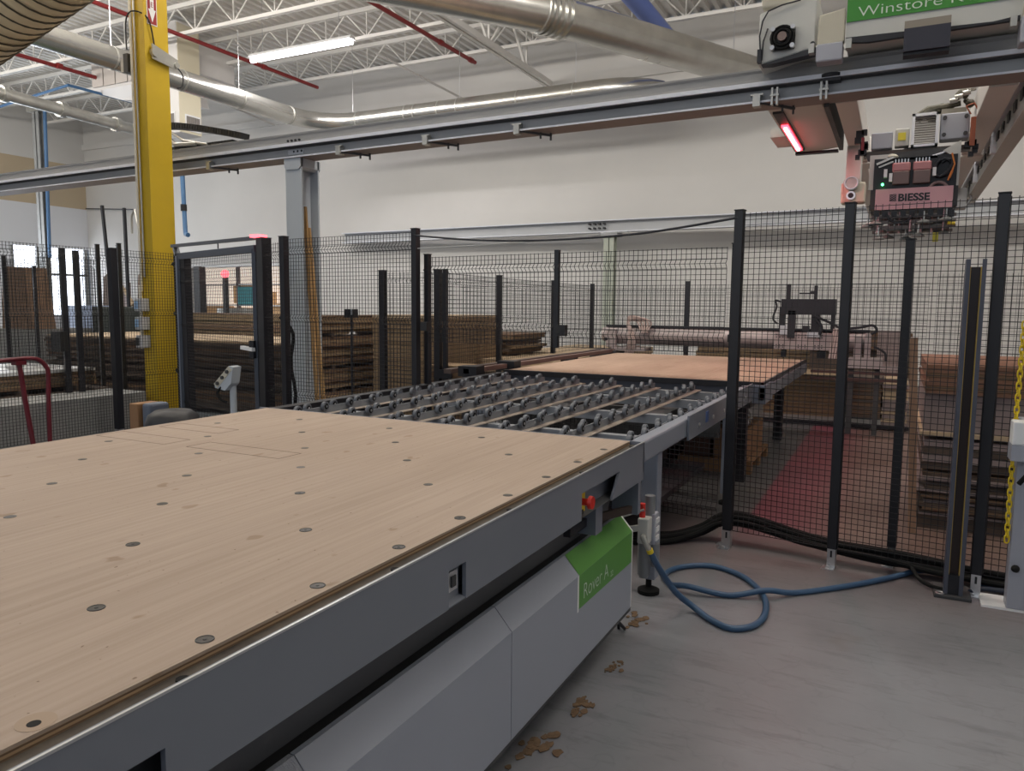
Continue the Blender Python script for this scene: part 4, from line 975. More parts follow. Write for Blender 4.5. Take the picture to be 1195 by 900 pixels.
# right-hand pile behind the fence
RX0, RX1, RY0, RY1 = .22, 2.6, 6.1, 7.6
tag(MB().box(RX0, RX1, RY0+.02, RY0+.12, 0, .08).build('timber_bearer', wd), 'front timber bearer under the dark pile at right', 'timber')
tag(MB().box(RX0, RX1, RY1-.2, RY1-.1, 0, .08).build('timber_bearer', wd), 'rear timber bearer under the dark pile at right', 'timber')
stack('board_sheet', 'dark brown sheet in the film wrapped pile at right behind the fence', 'dark wrapped sheets at right', RX0, RX1, RY0, RY1, .08, .42, .022, [wd, M['wrap'], wd, wb], .03)
tag(MB().box(.75, 1.5, 6.075, 6.082, .10, .36).build('plastic_film', M['wrapgloss']), 'crinkled shiny plastic film on the dark pile at right', 'plastic film')
stack('board_sheet', 'grey brown sheet in the middle layer of the pile at right', 'middle layer sheets at right', RX0, RX1, RY0, RY1, .44, .66, .055, [wd, M['wrap'], wd], .012)
tag(MB().box(RX0-.02, RX1, RY0-.02, RY1, .68, .71).build('pale_board', M['wood_l']), 'pale pink board lying between layers of the pile at right', 'board')
tag(MB().box(RX0, RX1, RY0+.02, RY1, .71, .98).build('smooth_board_pack', M['wrap']), 'smooth mauve pack of boards near the top of the pile at right', 'board pack')
stack('board_sheet', 'orange brown sheet on top of the pile at right', 'top sheets at right', RX0, RX1, RY0, RY1, .98, 1.19, .03, [wo, wb, wo], .02)
t = tag(MB().bar((.185, 5.95, 0), (.12, 5.95, 1.38), .05, .04).build('leaning_plank', mat('weathered_timber', (.33, .20, .13), .8, var=.3, scale=3, stretch=(8, 8, .6))), 'tall narrow raw timber plank standing behind the fence left of the pile', 'plank')

# crate with wrapped boxes on a pallet under the tables
t = thing('pallet', (-1.5, 7.9, 0), 'wooden pallet carrying cartons below the far work table', 'pallet')
MB().box(-1.85, -1.15, 7.3, 8.4, .10, .125).build('deck_board', M['cardboard'], t)
for y in (7.3, 7.8, 8.3): MB().box(-1.85, -1.15, y, y+.1, 0, .10).build('stringer', M['cardboard'], t)
tag(MB().box(-1.80, -1.55, 7.36, 8.3, .126, .36).build('carton', M['cardb_d'], bevel=.01), 'dark carton at the left of the pallet', 'carton')
tag(MB().box(-1.52, -1.2, 7.36, 8.3, .126, .42).build('carton', M['cardboard'], bevel=.01), 'brown carton at the right of the pallet', 'carton')
b = MB()
for k in range(10):
    c = Vector((-1.36+random.uniform(-.12, .12), 7.6+random.uniform(-.1, .1), .47+random.uniform(-.03, .06))); r_ = random.uniform(.05, .09)
    a0 = random.uniform(0, 3)
    b.tube([(c.x+r_*cos(a), c.y+r_*.7*sin(a), c.z+.05*sin(a+a0)) for a in [2*pi*q/14 for q in range(14)]], .006, 5, closed=True)
tag(b.build('wire_coil', M['cab']), 'tangle of pale wire and tubing on the right carton', 'wire')
tag(MB().sphere((-1.30, 7.5, .52), .06, 10, 8, 1.2).sphere((-1.26, 7.52, .47), .045, 8, 6).build('plastic_bag', M['wrapwhite'], smooth=True), 'crumpled pale plastic bag on the right carton', 'bag')
tag(MB().box(-2.9, -1.98, 7.4, 8.3, 0, .62).build('tool_chest', mat('oxblood_chest', (.07, .03, .026), .5), bevel=.01), 'dark oxblood chest under the far work table', 'chest')

# painted floor strip & warm floor

# ------------------------------------------------------------------ fences
def fy(x): return 4.973 - .138*(x+.917)
def mesh_panel(label, p0, p1, z0, z1, step=.034, crimps=(), r=.0025, group=None, hstep=None):
    p0 = Vector((*p0, 0)); p1 = Vector((*p1, 0)); d = (p1-p0); L = d.length; d.normalize(); nrm = Vector((d.y, -d.x, 0))
    if nrm.y > 0: nrm = -nrm
    b = MB(); n = max(2, int(L/step)); hs = hstep or step
    def vw(x):
        pts = []; zs = [(z0, 0)]
        for c in sorted(crimps):
            if z0+.02 < c < z1-.02: zs += [(c-.03, 0), (c, .028), (c+.03, 0)]
        zs.append((z1, 0))
        return [p0+d*x+nrm*o+Vector((0,0,z)) for z, o in zs]
    for i in range(n+1): b.tube(vw(L*i/n), r, 4, caps=False)
    z = z0; 
    while z < z1+.001:
        near = [c for c in crimps if abs(c-z) < hs*.55]
        o = .028 if near else 0; zz = near[0] if near else z
        b.tube([p0+nrm*(o+.003)+Vector((0,0,zz)), p1+nrm*(o+.003)+Vector((0,0,zz))], r, 4, caps=False); z += hs
    for c in crimps:
        for q in (-.03, .03): b.tube([p0+nrm*.003+Vector((0,0,c+q)), p1+nrm*.003+Vector((0,0,c+q))], r, 4, caps=False)
    return tag(b.build('fence_mesh', M['wire'], fix=False), label, 'fence panel', group)
def post(label, x, y, h, w=.055, ang=-.138, z0=.12, bracket=True, name='fence_post', m=None, group=None, dd=None):
    t = thing(name, (x, y, 0), label, 'fence post', group)
    d = Vector((cos(ang), sin(ang), 0)); n_ = Vector((-d.y, d.x, 0))
    def ob(b, cx, cy, sx, sy, a, c):
        P0 = Vector((x, y, 0)); vs = []
        for z in (a, c):
            for i, j in ((-1,-1),(1,-1),(1,1),(-1,1)): vs.append(P0+d*(cx+i*sx/2)+n_*(cy+j*sy/2)+Vector((0,0,z)))
        b.add(vs, [(3,2,1,0),(4,5,6,7),(0,1,5,4),(1,2,6,5),(2,3,7,6),(3,0,4,7)]); return b
    ob(MB(), 0, 0, w, dd or w, z0, h).build('post', m or M['black'], t, bevel=.004)
    ob(MB(), 0, 0, w+.006, (dd or w)+.006, h, h+.006).build('cap', M['blackpl'], t)
    if bracket:
        b = ob(MB(), 0, 0, w*.86, w*.86, 0.006, z0+.02); ob(b, -.012, -.035, w*1.3, .06, 0, .007)
        k = b.build('foot_bracket', M['steel'], t)
        ob(MB(), 0, -w*.45, .011, .004, .07, z0-.01).build('slot', M['black'], k)
        ob(MB(), -.012, -.045, .02, .02, .007, .02).build('anchor_bolt', M['steel'], k)
    return t
# right front line
xs = [-.912, -.269, .477, 1.25, 2.05]
pl = ['tall black fence post standing right of the roller table opening', 'tall black fence post just right of the centre of the right fence', 'tall black fence post behind the light curtain column', 'black fence post at the right edge outside the picture', 'black fence post farthest right']
for x, lb in zip(xs[:4], pl): post(lb, x, fy(x), 2.185, ang=-.138, bracket=True)
ml = ['black wire mesh panel between the first two posts of the right fence', 'black wire mesh panel behind the light curtain column', 'black wire mesh panel at the right edge of the fence']
for i in range(3): mesh_panel(ml[i], (xs[i]+.03, fy(xs[i]+.03)), (xs[i+1]-.03, fy(xs[i+1]-.03)), .12, 2.17)
# small screws on posts
# shorter posts
post('shorter black post directly beside the opening in front of the far table', -.94, fy(-.94)+.07, 1.985, w=.045)
post('black fence post behind the mesh below the gripper head', .055, 5.10, 1.985, w=.05)
# header mesh over the roller table & low mesh below it
y0h, y1h = 5.20, 5.03
mesh_panel('black wire mesh header panel above the left part of the roller table', (-3.45, 5.235), (-2.25, 5.12), 1.28, 1.965, crimps=(1.42, 1.86))
mesh_panel('black wire mesh header panel above the right part of the roller table', (-2.21, 5.115), (-.99, 5.01), 1.28, 1.965, crimps=(1.38, 1.86))
t = thing('header_post', (-2.305, 5.13, 1.25), 'short hanging black post dividing the header mesh', 'fence post')
MB().box(-2.247, -2.212, 5.105, 5.14, 1.27, 1.985).build('post', M['black'], t)
MB().box(-2.212, -2.15, 5.09, 5.15, 1.36, 1.44).build('sensor_box', M['blackpl'], t)
mesh_panel('low black wire mesh panel below the roller table beam', (-3.3, fy(-3.3)), (-.99, fy(-.99)), .17, .76, crimps=(.26,))
post('shorter black fence post at the left end of the header mesh', -3.43, 5.235, 1.985, w=.045)
# left front line
post('tall black fence post at the left corner of the roller table', -3.49, 5.15, 2.185, w=.055)
post('tall black fence post just left of the grey column', -5.02, 5.28, 2.185, w=.065)
mesh_panel('black wire mesh panel in front of the grey column', (-5.0, 5.275), (-3.52, 5.155), .12, 2.16, crimps=(.75, 1.45, 2.05))
mesh_panel('narrow black wire mesh panel between gate post and tall post', (-5.33, 5.36), (-5.05, 5.29), .12, 2.14, crimps=(.75, 1.45, 2.02))
t = tag(MB().box(-3.42, -3.36, 5.11, 5.17, 1.37, 1.44).build('door_switch', M['blackpl']), 'small black switch box on the tall post at the roller table corner', 'switch')
t = tag(MB().tube(smoothpath([(-3.47, 5.1, 2.13), (-2.9, 5.08, 2.075), (-2.3, 5.08, 2.055), (-1.6, 5.06, 2.075), (-.92, 4.95, 2.14)], 8), .008, 6).build('hanging_cable', M['black'], smooth=True), 'thin black cable sagging between the two tall posts above the header', 'cable')
t = tag(MB().tube(smoothpath([(-3.47, 5.14, 2.03), (-2.6, 5.16, 2.05), (-1.7, 5.14, 2.10)], 8), .004, 5).build('hanging_cable', M['galv_dull'], smooth=True), 'thin grey cord above the header mesh', 'cable')
# gate
ga = (-7.28, 6.0); gb = (-5.5, 5.42)
G = thing('fence_gate', (-6.4, 5.7, 0), 'black framed mesh gate with silver handle left of the grey column', 'gate')
def P2(u, z, off=0): return Vector((ga[0]+(gb[0]-ga[0])*u, ga[1]+(gb[1]-ga[1])*u - off, z))
b = MB().bar(P2(0, 2.10), P2(1, 2.10), .05, .07).bar(P2(0, .12), P2(1, .12), .05, .06)
b.bar(P2(.015, .1), P2(.015, 2.10), .05, .05, (0,1,0)).bar(P2(.985, .1), P2(.985, 2.10), .05, .05, (0,1,0)); b.build('frame', mat('slate_gate_frame', (.05, .06, .08), .4), G)
b = MB(); n = 58
for i in range(1, n):
    zs = [.14, .42, .45, .48, 1.30, 1.33, 1.36, 1.78, 1.81, 1.84, 1.92, 1.95, 1.98, 2.08]; os_ = [0,0,.028,0,0,.028,0,0,.028,0,0,.028,0,0]
    b.tube([P2(i/n, z, o) for z, o in zip(zs, os_)], .0025, 4, caps=False)
z = .14
while z < 2.08: b.tube([P2(0, z, .003), P2(1, z, .003)], .0025, 4, caps=False); z += .034
b.build('gate_mesh', M['wire'], G, fix=False)
MB().bar(P2(.86, 1.145, .06), P2(.99, 1.135, .06), .035, .035).build('handle', M['white'], G)
MB().bar(P2(.97, 1.05, .04), P2(.97, 1.22, .04), .06, .05, (0,1,0)).build('latch_box', M['black'], G)
tb = thing('gate_rail', (-6.4, 5.7, 2.2), 'dark double bar running above the gate', 'rail')
MB().bar((-7.45, 6.05, 2.225), (-5.42, 5.39, 2.20), .03, .035).bar((-7.35, 6.02, 2.20), (-7.3, 6.0, 2.12), .06, .04).bar((-6.3, 5.68, 2.21), (-6.3, 5.68, 2.14), .01, .01).build('bar', mat('dark_rail_grey', (.07, .075, .085), .4), tb)
post('thick black gate hinge post at the left of the gate', -7.16, 5.99, 2.08, w=.12, dd=.08, ang=-.31)
post('pale edged slim post beside the gate hinge post', -7.34, 6.04, 2.14, w=.05, ang=-.31, m=mat('pale_post', (.20, .23, .30), .4))
post('thick black latch post at the right of the gate', -5.36, 5.38, 2.19, w=.10, dd=.10, ang=-.31)
post('slim black post fixed to the gate latch post', -5.45, 5.41, 2.19, w=.05, ang=-.31)
tag(MB().box(-5.50, -5.38, 5.34, 5.44, 2.20, 2.225).build('warning_lamp', M['redlamp']), 'glowing red lamp on top of the gate latch post', 'lamp')
# left side fence line along x=-8
post('thick black corner post left of the yellow column', -7.96, 5.66, 2.185, w=.08, ang=-1.57)
mesh_panel('black wire mesh side panel left of the thick corner post', (-8.03, 3.9), (-8.02, 5.62), .1, 2.18, crimps=(.75, 1.45, 2.07))
mesh_panel('black wire mesh side panel in front of the yellow column', (-7.98, 5.7), (-7.92, 6.45), .1, 2.18, crimps=(.75, 1.45, 2.07))
mesh_panel('small black wire mesh panel between side fence and gate', (-7.92, 6.45), (-7.36, 6.05), .1, 2.16, crimps=(.75, 1.45, 2.05))
# outer group left
for x, y, h, lb, mm in ((-9.05, 5.78, 2.22, 'left post of the paired black posts carrying a switch', None), (-9.02, 5.93, 2.20, 'right post of the paired black posts carrying a switch', None),
               (-9.5, 6.55, 2.34, 'slim black post second to the left of the thick corner post', None), (-9.3, 6.72, 2.36, 'slim black post with pale edge nearest the thick corner post', None),
               (-11.0, 6.2, 2.2, 'black post at the left picture edge', None), (-12.4, 7.45, 2.15, 'slim grey black post standing alone beyond the left stack', None), (-13.0, 10.4, 2.45, 'brown grey post far behind the left fence', M['recess'])):
    post(lb, x, y, h, w=.065 if x > -9.2 and x < -9 else .05, ang=-.3, m=mm)
post('pale blue grey upright beside the slim black post', -9.42, 6.8, 2.34, w=.05, ang=-.3, m=mat('pale_blue_post', (.22, .30, .40), .4))
tag(MB().box(-9.16, -8.98, 5.66, 5.76, .98, 1.22).build('door_switch', M['blackpl']), 'black switch housing on the paired black posts', 'switch')
mesh_panel('black wire mesh panel of the far left inner fence', (-11.0, 6.2), (-9.1, 5.8), .1, 2.15, crimps=(1.45, 2.05), step=.045)
mesh_panel('black wire mesh panel behind the paired posts', (-9.0, 5.95), (-9.5, 6.5), .1, 2.15, crimps=(1.45, 2.05), step=.045)
# inner enclosure fence behind stacks
ip = [(-5.5, 7.42, 'black inner fence post in front of the tall sheet pile'), (-4.72, 7.42, 'black inner fence post beside the block pile'), (-4.80, 9.08, 'black inner fence post right of the block pile'), (-4.86, 11.04, 'black inner fence post behind the header divider'),
      (-4.88, 12.8, 'black inner fence post nearest the machine beam end'), (-2.93, 11.86, 'black inner fence post behind the machine beam')]
for x, y, lb in ip: post(lb, x, y, 1.985, w=.075 if x < -4.7 and y < 8 else .065, ang=0)
post('second black inner fence post paired beside the block pile', -4.62, 7.42, 1.985, w=.05, ang=0)
for (a, c, lb) in (((-5.46, 7.42), (-4.76, 7.42), 'black inner mesh panel in front of the tall pile'), ((-4.72, 7.5), (-4.80, 9.0), 'black inner mesh panel beside the block pile'), ((-4.8, 9.1), (-4.86, 11.0), 'black inner mesh panel beside the overhanging pile'),
                   ((-4.86, 11.1), (-4.88, 12.8), 'black inner mesh panel near the back wall'), ((-4.88, 12.8), (.4, 12.2), 'long black inner mesh panel behind the machine beam')):
    mesh_panel(lb, a, c, .1, 1.96, step=.05, crimps=(1.42, 1.86), r=.0028)
mesh_panel('black inner mesh panel behind the right pile', (.4, 9.8), (3.2, 9.6), 1.0, 1.98, step=.05, r=.0022)
t = tag(MB().box(-4.66, -4.5, 7.34, 7.38, .74, .84).build('post_clamp', M['black']), 'black clamp low on the paired inner post', 'clamp')

# sensor on stand
t = thing('sensor_stand', (-5.08, 6.3, 0), 'thin black stand with a small sensor box in front of the brown pile', 'sensor')
MB().tube([(-5.08, 6.3, .02), (-5.075, 6.3, 1.44)], .014, 8).build('rod', M['black'], t)
MB().box(-5.14, -5.02, 6.26, 6.34, 1.44, 1.53).build('sensor_box', M['black'], t)
MB().box(-5.05, -5.03, 6.25, 6.26, 1.47, 1.53).build('lens', M['steel'], t)
MB().box(-5.18, -4.98, 6.2, 6.4, 0, .02).build('base_plate', M['black'], t)
t = thing('cable_drop', (-5.15, 5.9, 0), 'wavy black cable hanging beside the gate latch post', 'cable')
MB().tube(smoothpath([(-5.25, 5.45, 1.45), (-5.14, 5.5, 1.3), (-5.17, 5.5, 1.0), (-5.12, 5.5, .7), (-5.16, 5.5, .3), (-5.2, 5.5, .02)], 8), .016, 8).build('cable', M['rubber'], t, smooth=True)

# light curtain column at right
t = thing('light_curtain', (.36, 4.72, 0), 'dark light curtain column with yellow strips standing in front of the right fence', 'safety column')
MB().box(.27, .45, 4.63, 4.85, 0, .02).build('base_plate', M['recess'], t, bevel=.004)
b = MB().tube([(.30+.02*cos(a), 4.66+.02*sin(a), .021) for a in [pi*k/8 for k in range(17)]], .004, 5)
b.build('anchor_ring', M['steel'], t)
MB().box(.315, .323, 4.66, 4.74, .02, 1.84).box(.315, .335, 4.655, 4.66, .02, 1.84).build('side_blade', mat('slate_blade', (.07, .075, .10), .4), t)
MB().box(.400, .408, 4.66, 4.74, .02, 1.84).box(.388, .408, 4.655, 4.66, .02, 1.84).build('side_blade', bpy.data.materials['slate_blade'], t)
MB().box(.338, .385, 4.69, 4.74, .02, 1.80).build('optic_housing', mat('dark_brown_optic', (.018, .008, .006), .3), t)
MB().box(.328, .339, 4.665, 4.74, .12, 1.80).build('yellow_strip', mat('dull_yellow', (.50, .34, .08), .5), t)
MB().box(.384, .394, 4.665, 4.74, .12, 1.80).build('yellow_strip', bpy.data.materials['dull_yellow'], t)
MB().box(.33, .395, 4.66, 4.74, .02, .13).build('foot_clamp', M['black'], t)

# right edge control post
t = thing('control_post', (.66, 4.64, 0), 'pale grey post with a white control box at the right edge', 'post')
MB().box(.49, .95, 4.60, 4.80, 0, .012).build('base_plate', M['white'], t)
MB().box(.60, .70, 4.60, 4.70, .012, 1.02).build('post', M['cabblue'], t, bevel=.005)
k = MB().box(.555, .78, 4.47, 4.58, .90, 1.02).build('control_box', M['white'], t, bevel=.008)
MB().box(.555, .78, 4.47, 4.60, .82, .90).build('box_base', M['cabblue'], t)
MB().tube([(.63, 4.5, .82), (.63, 4.49, .75), (.60, 4.5, .70)], .012, 8).sphere((.625, 4.57, .24), .02).build('cable', M['rubber'], t, smooth=True)
t = thing('safety_chain', (.58, 4.66, .34), 'yellow plastic chain hanging beside the grey control post', 'chain')
z = 1.50; i = 0
while z > .36:
    a = (i % 2)*pi/2+.3; L = .021; w = .011; pts = []
    for q in range(14):
        th_ = 2*pi*q/14; px = w*cos(th_); pz = (L-w)*(1 if sin(th_) > 0 else -1)*(abs(sin(th_)) > .01)+w*sin(th_)
        pts.append((.585-.006*sin(z*2)+px*cos(a), 4.60+px*sin(a), z+pz))
    MB().tube(pts, .0042, 6, closed=True).build('link', M['yellow_s'], t, smooth=True); z -= .031; i += 1

# ------------------------------------------------------------------ yellow column
Y = thing('yellow_column', (-8.4, 6.63, 0), 'tall yellow painted building column with conduits left of the gate', 'column')
YX0, YX1, YY0, YY1 = -8.53, -8.30, 6.46, 6.80
MB().box(YX0, YX1, YY0, YY0+.02, 0, 8.1).build('flange', M['yellow'], Y)
MB().box(YX0, YX1, YY1-.02, YY1, 0, 8.1).build('flange', M['yellow'], Y)
MB().box(YX1-.018, YX1+.002, YY0-.001, YY1+.001, 0, 8.1).build('side_plate', M['yellow'], Y, bevel=.006)
MB().box(YX0, YX0+.02, YY0+.02, YY1-.02, 0, 8.1).build('side_plate', M['yellow'], Y)
MB().box(YX0-.15, YX1+.15, YY0-.15, YY1+.15, 0, .03).build('base_plate', M['yellow'], Y)
MB().box(YX0-.05, YX0, YY0+.02, YY0+.08, 1.9, 8.1).build('edge_channel', mat('pale_yellow', (.62, .45, .12), .5), Y)
MB().cyl((YX0+.03, YY0-.03, 1.72), (YX0+.03, YY0-.03, 8.1), .017, 10).build('conduit', M['cream'], Y, smooth=True)
MB().cyl((YX0+.085, YY0-.02, 1.9), (YX0+.085, YY0-.02, 8.1), .012, 8).build('conduit', M['galv_dull'], Y, smooth=True)
for z in (1.47, 1.24, 1.01):
    k = MB().box(YX0+.0, YX0+.13, YY0-.12, YY0, z, z+.16).build('socket_box', M['cream'] if False else mat('socket_grey%d' % int(z*100), (.55, .55, .56), .5), Y, bevel=.008)
    MB().box(YX0+.01, YX0+.07, YY0-.128, YY0-.12, z+.03, z+.13).build('cover_plate', M['lightblue'] if z > 1.1 else M['recess'], k)
MB().cyl((YX0+.02, YY0-.04, 1.0), (YX0+.02, YY0-.04, 1.8), .02, 8).build('conduit', M['cream'], Y)
s = MB().box(YX1+.002, YX1+.008, 6.505, 6.645, 4.95, 5.75).build('sign_border', M['white'], Y)
MB().box(YX1+.008, YX1+.010, 6.514, 6.636, 4.96, 5.74).build('fire_sign', M['maroon'], s)
xm = YX1+.012; cy = 6.575
MB().poly([(xm, cy-.026, 5.74), (xm, cy-.026, 5.13), (xm, cy-.052, 5.13), (xm, cy, 4.98), (xm, cy+.052, 5.13), (xm, cy+.026, 5.13), (xm, cy+.026, 5.74)]).build('arrow', M['white'], s)
for i, ch in enumerate('ERIF'): text_mesh('letter', ch, .085, (xm+.002, cy-.022, 5.155+.095*i), (0, 1, 0), (0, 0, 1), M['maroon'], s, sx=.9)
w_ = MB().prism([(YX1+.03, 6.53, 4.72), (YX1+.03, 6.53, 4.54), (YX1+.03, 6.86, 4.50), (YX1+.03, 6.90, 4.62)], (.02, 0, 0)).build('bracket_plate', M['galv_dull'], Y)
MB().cyl((YX1+.02, 6.56, 4.62), (YX1+.07, 6.56, 4.62), .05, 16).cyl((YX1+.02, 6.87, 4.55), (YX1+.07, 6.87, 4.55), .035, 14).build('insulator', M['galv_dull'], w_, smooth=True)
MB().tube(smoothpath([(YX0-.03, YY0-.05, 4.65), (YX0-.02, YY0-.05, 5.0), (YX0+.12, YY0-.05, 5.08), (YX1+.02, YY0+.05, 5.0), (YX1+.02, YY0+.12, 4.72)], 6), .009, 6).build('cable', M['black'], Y)
MB().tube(smoothpath([(YX1+.04, 6.88, 4.54), (YX1+.04, 6.97, 4.45), (YX1+.04, 6.95, 4.32), (YX1+.04, 6.88, 4.28)], 6), .008, 6).build('cable', M['black'], Y)
MB().box(YX0-.13, YX0-.05, YY0-.03, YY0+.07, 4.40, 4.62).build('junction_box', M['recess'], Y)
MB().box(YX0-.22, YX0-.13, YY0+.0, YY0+.06, 4.42, 4.58).build('clip', M['galv_dull'], Y)

# ------------------------------------------------------------------ left foreground items
t = thing('hand_cart', (-7.6, 4.5, 0), 'dark red tubular cart handle in front of the left fence', 'cart')
MB().tube(smoothpath([(-7.62, 3.95, .99), (-7.62, 4.2, 1.01), (-7.62, 4.45, 1.02), (-7.62, 4.57, 1.0), (-7.62, 4.64, .93), (-7.62, 4.66, .85), (-7.62, 4.65, .6), (-7.62, 4.64, .10)], 6), .022, 12).build('handle', M['cart'], t, smooth=True)
MB().tube([(-7.62, 4.38, 1.0), (-7.62, 4.42, .6), (-7.62, 4.48, .10)], .024, 12).build('upright', M['cart'], t, smooth=True)
MB().box(-7.66, -7.58, 4.33, 4.43, .96, 1.0).build('gusset', M['cart'], t)
MB().box(-7.75, -7.5, 4.3, 4.72, .08, .11).build('platform', M['cart'], t)
for (x, y) in ((-7.72, 4.36), (-7.52, 4.36), (-7.72, 4.66), (-7.52, 4.66)): MB().cyl((x-.015, y, .04), (x+.015, y, .04), .04, 16).build('wheel', M['rubber'], t, smooth=True)
t = thing('control_pedestal', (-5.45, 5.0, 0), 'small grey control pedestal with slanted button panel in front of the gate', 'control panel')
MB().cyl((-5.43, 5.02, .01), (-5.43, 5.02, .84), .03, 12).build('pole', M['col'], t, smooth=True)
MB().box(-5.55, -5.31, 4.9, 5.14, 0, .012).build('base_plate', M['col'], t)
k = MB().prism([(-5.575, 4.94, .80), (-5.58, 4.94, .84), (-5.39, 4.94, 1.01), (-5.34, 4.94, 1.0), (-5.37, 4.94, .85), (-5.45, 4.94, .78)], (0, .10, 0)).build('button_box', M['col'], t)
MB().prism([(-5.585, 4.936, .835), (-5.395, 4.936, 1.005), (-5.352, 4.936, .975), (-5.54, 4.936, .80)], (0, .006, 0)).build('panel_rim', M['cab2'], k)
for u in (.17, .5, .83):
    cx_ = -5.565+.19*u; cz_ = .815+.17*u
    MB().cyl((cx_, 4.936, cz_), (cx_, 4.922, cz_), .017, 12).build('button', M['recess'], k)
MB().tube(smoothpath([(-5.50, 4.95, .81), (-5.53, 4.93, .76), (-5.50, 4.93, .70), (-5.45, 4.96, .67)], 6), .012, 8).build('cable', M['rubber'], t, smooth=True)
t = thing('dust_bin', (-4.92, 3.95, 0), 'black round topped canister just beyond the left edge of the table', 'canister')
MB().cyl((-4.92, 3.95, .02), (-4.92, 3.95, .60), .2, 24).build('drum', M['blackpl'], t, smooth=True)
MB().tube([(-4.92, 3.95, .60), (-4.92, 3.95, .66), (-4.92, 3.95, .72), (-4.92, 3.95, .755), (-4.92, 3.95, .765)], [.205, .20, .18, .13, .02], 24).build('lid', mat('charcoal_lid', (.014, .014, .017), .5), t, smooth=True)
t = tag(MB().box(-5.36, -5.26, 3.9, 4.1, 0, .785).build('cardboard_box', M['cardboard'], bevel=.008), 'brown cardboard box beside the black canister', 'carton')
t = tag(MB().box(-5.24, -5.14, 3.92, 4.1, 0, .79).build('blue_grey_case', mat('blue_grey_case', (.10, .12, .16), .5), bevel=.02), 'blue grey case between cardboard box and canister', 'case')

tag(MB().box(-9.1, -8.4, 3.2, 6.36, 0, .465).build('low_platform', M['curb'], bevel=.01), 'long low grey concrete platform behind the left fence', 'platform')
bearers('timber bearer under the left wrapped sheet pile', 'bearers under left pile', -10.9, -9.25, 4.3, 6.4, .52, 'x', 3, th=.06)
tag(MB().box(-11.0, -9.2, 4.0, 6.5, 0, .46).build('storage_plinth', M['wood_d']), 'dark plinth under the left wrapped sheet pile', 'plinth')
stack('board_sheet', 'brown sheet in the left pile behind the side fence', 'left pile sheets', -10.9, -9.3, 4.1, 6.3, .52, .735, .036, [wb, wy, wb], .02, topl='pale topmost sheet of the left pile behind the side fence', topm=M['wrapwhite'])
tag(MB().box(-11.0, -9.27, 3.5, 4.95, .47, .80).build('foil_bundle', M['wrapwhite'], bevel=.04), 'white crinkled foil bundle on the left pile', 'bundle')
b = MB()
for k in range(5): b.sphere((-9.6+random.uniform(-.2, .2), 4.9+.15*k, .80), .07, 10, 6, .6)
tag(b.build('crumpled_wrap', M['wrapwhite'], smooth=True), 'crumpled white wrap on top of the left pile', 'wrap')
# tall dark piles and machines near the bright window
b = thing('upright_panel', (-14.6, 8.2, 0), 'tall brown board pile standing against the bright window at far left', 'board pile')
MB().prism([(-14.35, 8.0, 1.1), (-13.42, 8.0, 1.1), (-13.62, 8.0, 2.18), (-14.25, 8.0, 2.20)], (0, .4, 0)).build('board_block', M['wood_b'], b)
MB().box(-15.6, -13.3, 8.0, 9.0, 0, 1.1).build('base', mat('dusty_grey', (.2, .2, .19), .7), b)
tag(MB().box(-13.6, -13.0, 9.2, 9.8, 0, 1.50).build('machine_cabinet', mat('dark_green_grey', (.06, .07, .065), .6), bevel=.02), 'dark grey machine cabinet near the bright window', 'cabinet')
b = thing('workshop_machine', (-12.6, 10, 0), 'small dark machine head on a stand against the bright window', 'machine')
MB().box(-12.95, -12.45, 10.0, 10.4, 1.55, 1.98).build('head', mat('olive_grey', (.10, .10, .085), .6), b, bevel=.03)
MB().cyl((-12.7, 10.2, 0), (-12.7, 10.2, 1.6), .05, 10).cyl((-12.7, 10.2, 1.9), (-12.7, 10.2, 2.2), .04, 10).build('stand', M['recess'], b)
MB().bar((-12.45, 10.2, 1.75), (-12.1, 10.2, 1.55), .06, .06).build('arm', M['recess'], b)
tag(MB().box(-16.5, -13.2, 11, 12, 0, .9).build('green_bench', mat('bench_green', (.05, .11, .06), .6)), 'low green bench at far left', 'bench')
tag(MB().box(-18.9, -17.5, 12.0, 12.6, 0, 1.5).build('blue_cabinet', mat('pale_blue_cabinet', (.35, .42, .58), .5), bevel=.02), 'pale blue cabinet behind the left fence', 'cabinet')
b = thing('leaning_material', (-17.8, 14.2, 0), 'heap of dark tall offcuts leaning in the left corner', 'offcuts')
for k, (x0, x1, z) in enumerate(((-18.75, -18.2, 2.45), (-18.15, -17.7, 2.1), (-17.65, -17.2, 2.5), (-17.15, -16.75, 2.3))):
    MB().prism([(x0, 13.8+.1*k-.9, 0), (x1, 12.9+.1*k, 0), (x1-.1, 13.0+.1*k, z), (x0+.1, 13.0+.1*k, z-.2)], (0, .06, 0)).build('offcut', [M['wood_d'], M['wrap'], M['wood_b'], M['recess']][k], b)
MB().bar((-17.95, 12.8, 2.3), (-17.2, 12.8, 1.5), .07, .05).bar((-17.8, 12.75, 1.3), (-17.1, 12.75, 1.6), .06, .05).build('pale_offcut', M['wood_l'], b)
for x0, x1, z, lb in ((-17.15, -16.95, 3.9, 'black bar leaning at an angle in the left corner'), (-16.35, -16.33, 3.8, 'upright black bar in the left corner'), ):
    tag(MB().bar((x1+.15 if z > 3.85 else x1, 12.0, 0), (x0, 12.0, z), .06, .06).build('leaning_bar', M['black']), lb, 'bar')
tag(MB().tube([(-15.55, 12.2, 0), (-15.85, 12.0, 3.2), (-15.98, 12.0, 3.75), (-16.1, 12.0, 3.6), (-16.12, 12, 3.2)], .03, 8).build('bent_rod', M['galv_dull'], smooth=True), 'thin grey bent rod beside the upright black bar', 'rod')
tag(MB().tube([(-23.4, 17.5, 4.75), (-25.9, 17.5, 4.9)], .02, 5).build('wall_wire', M['recess']), 'thin dark wire across the grey back wall at left', 'wire')
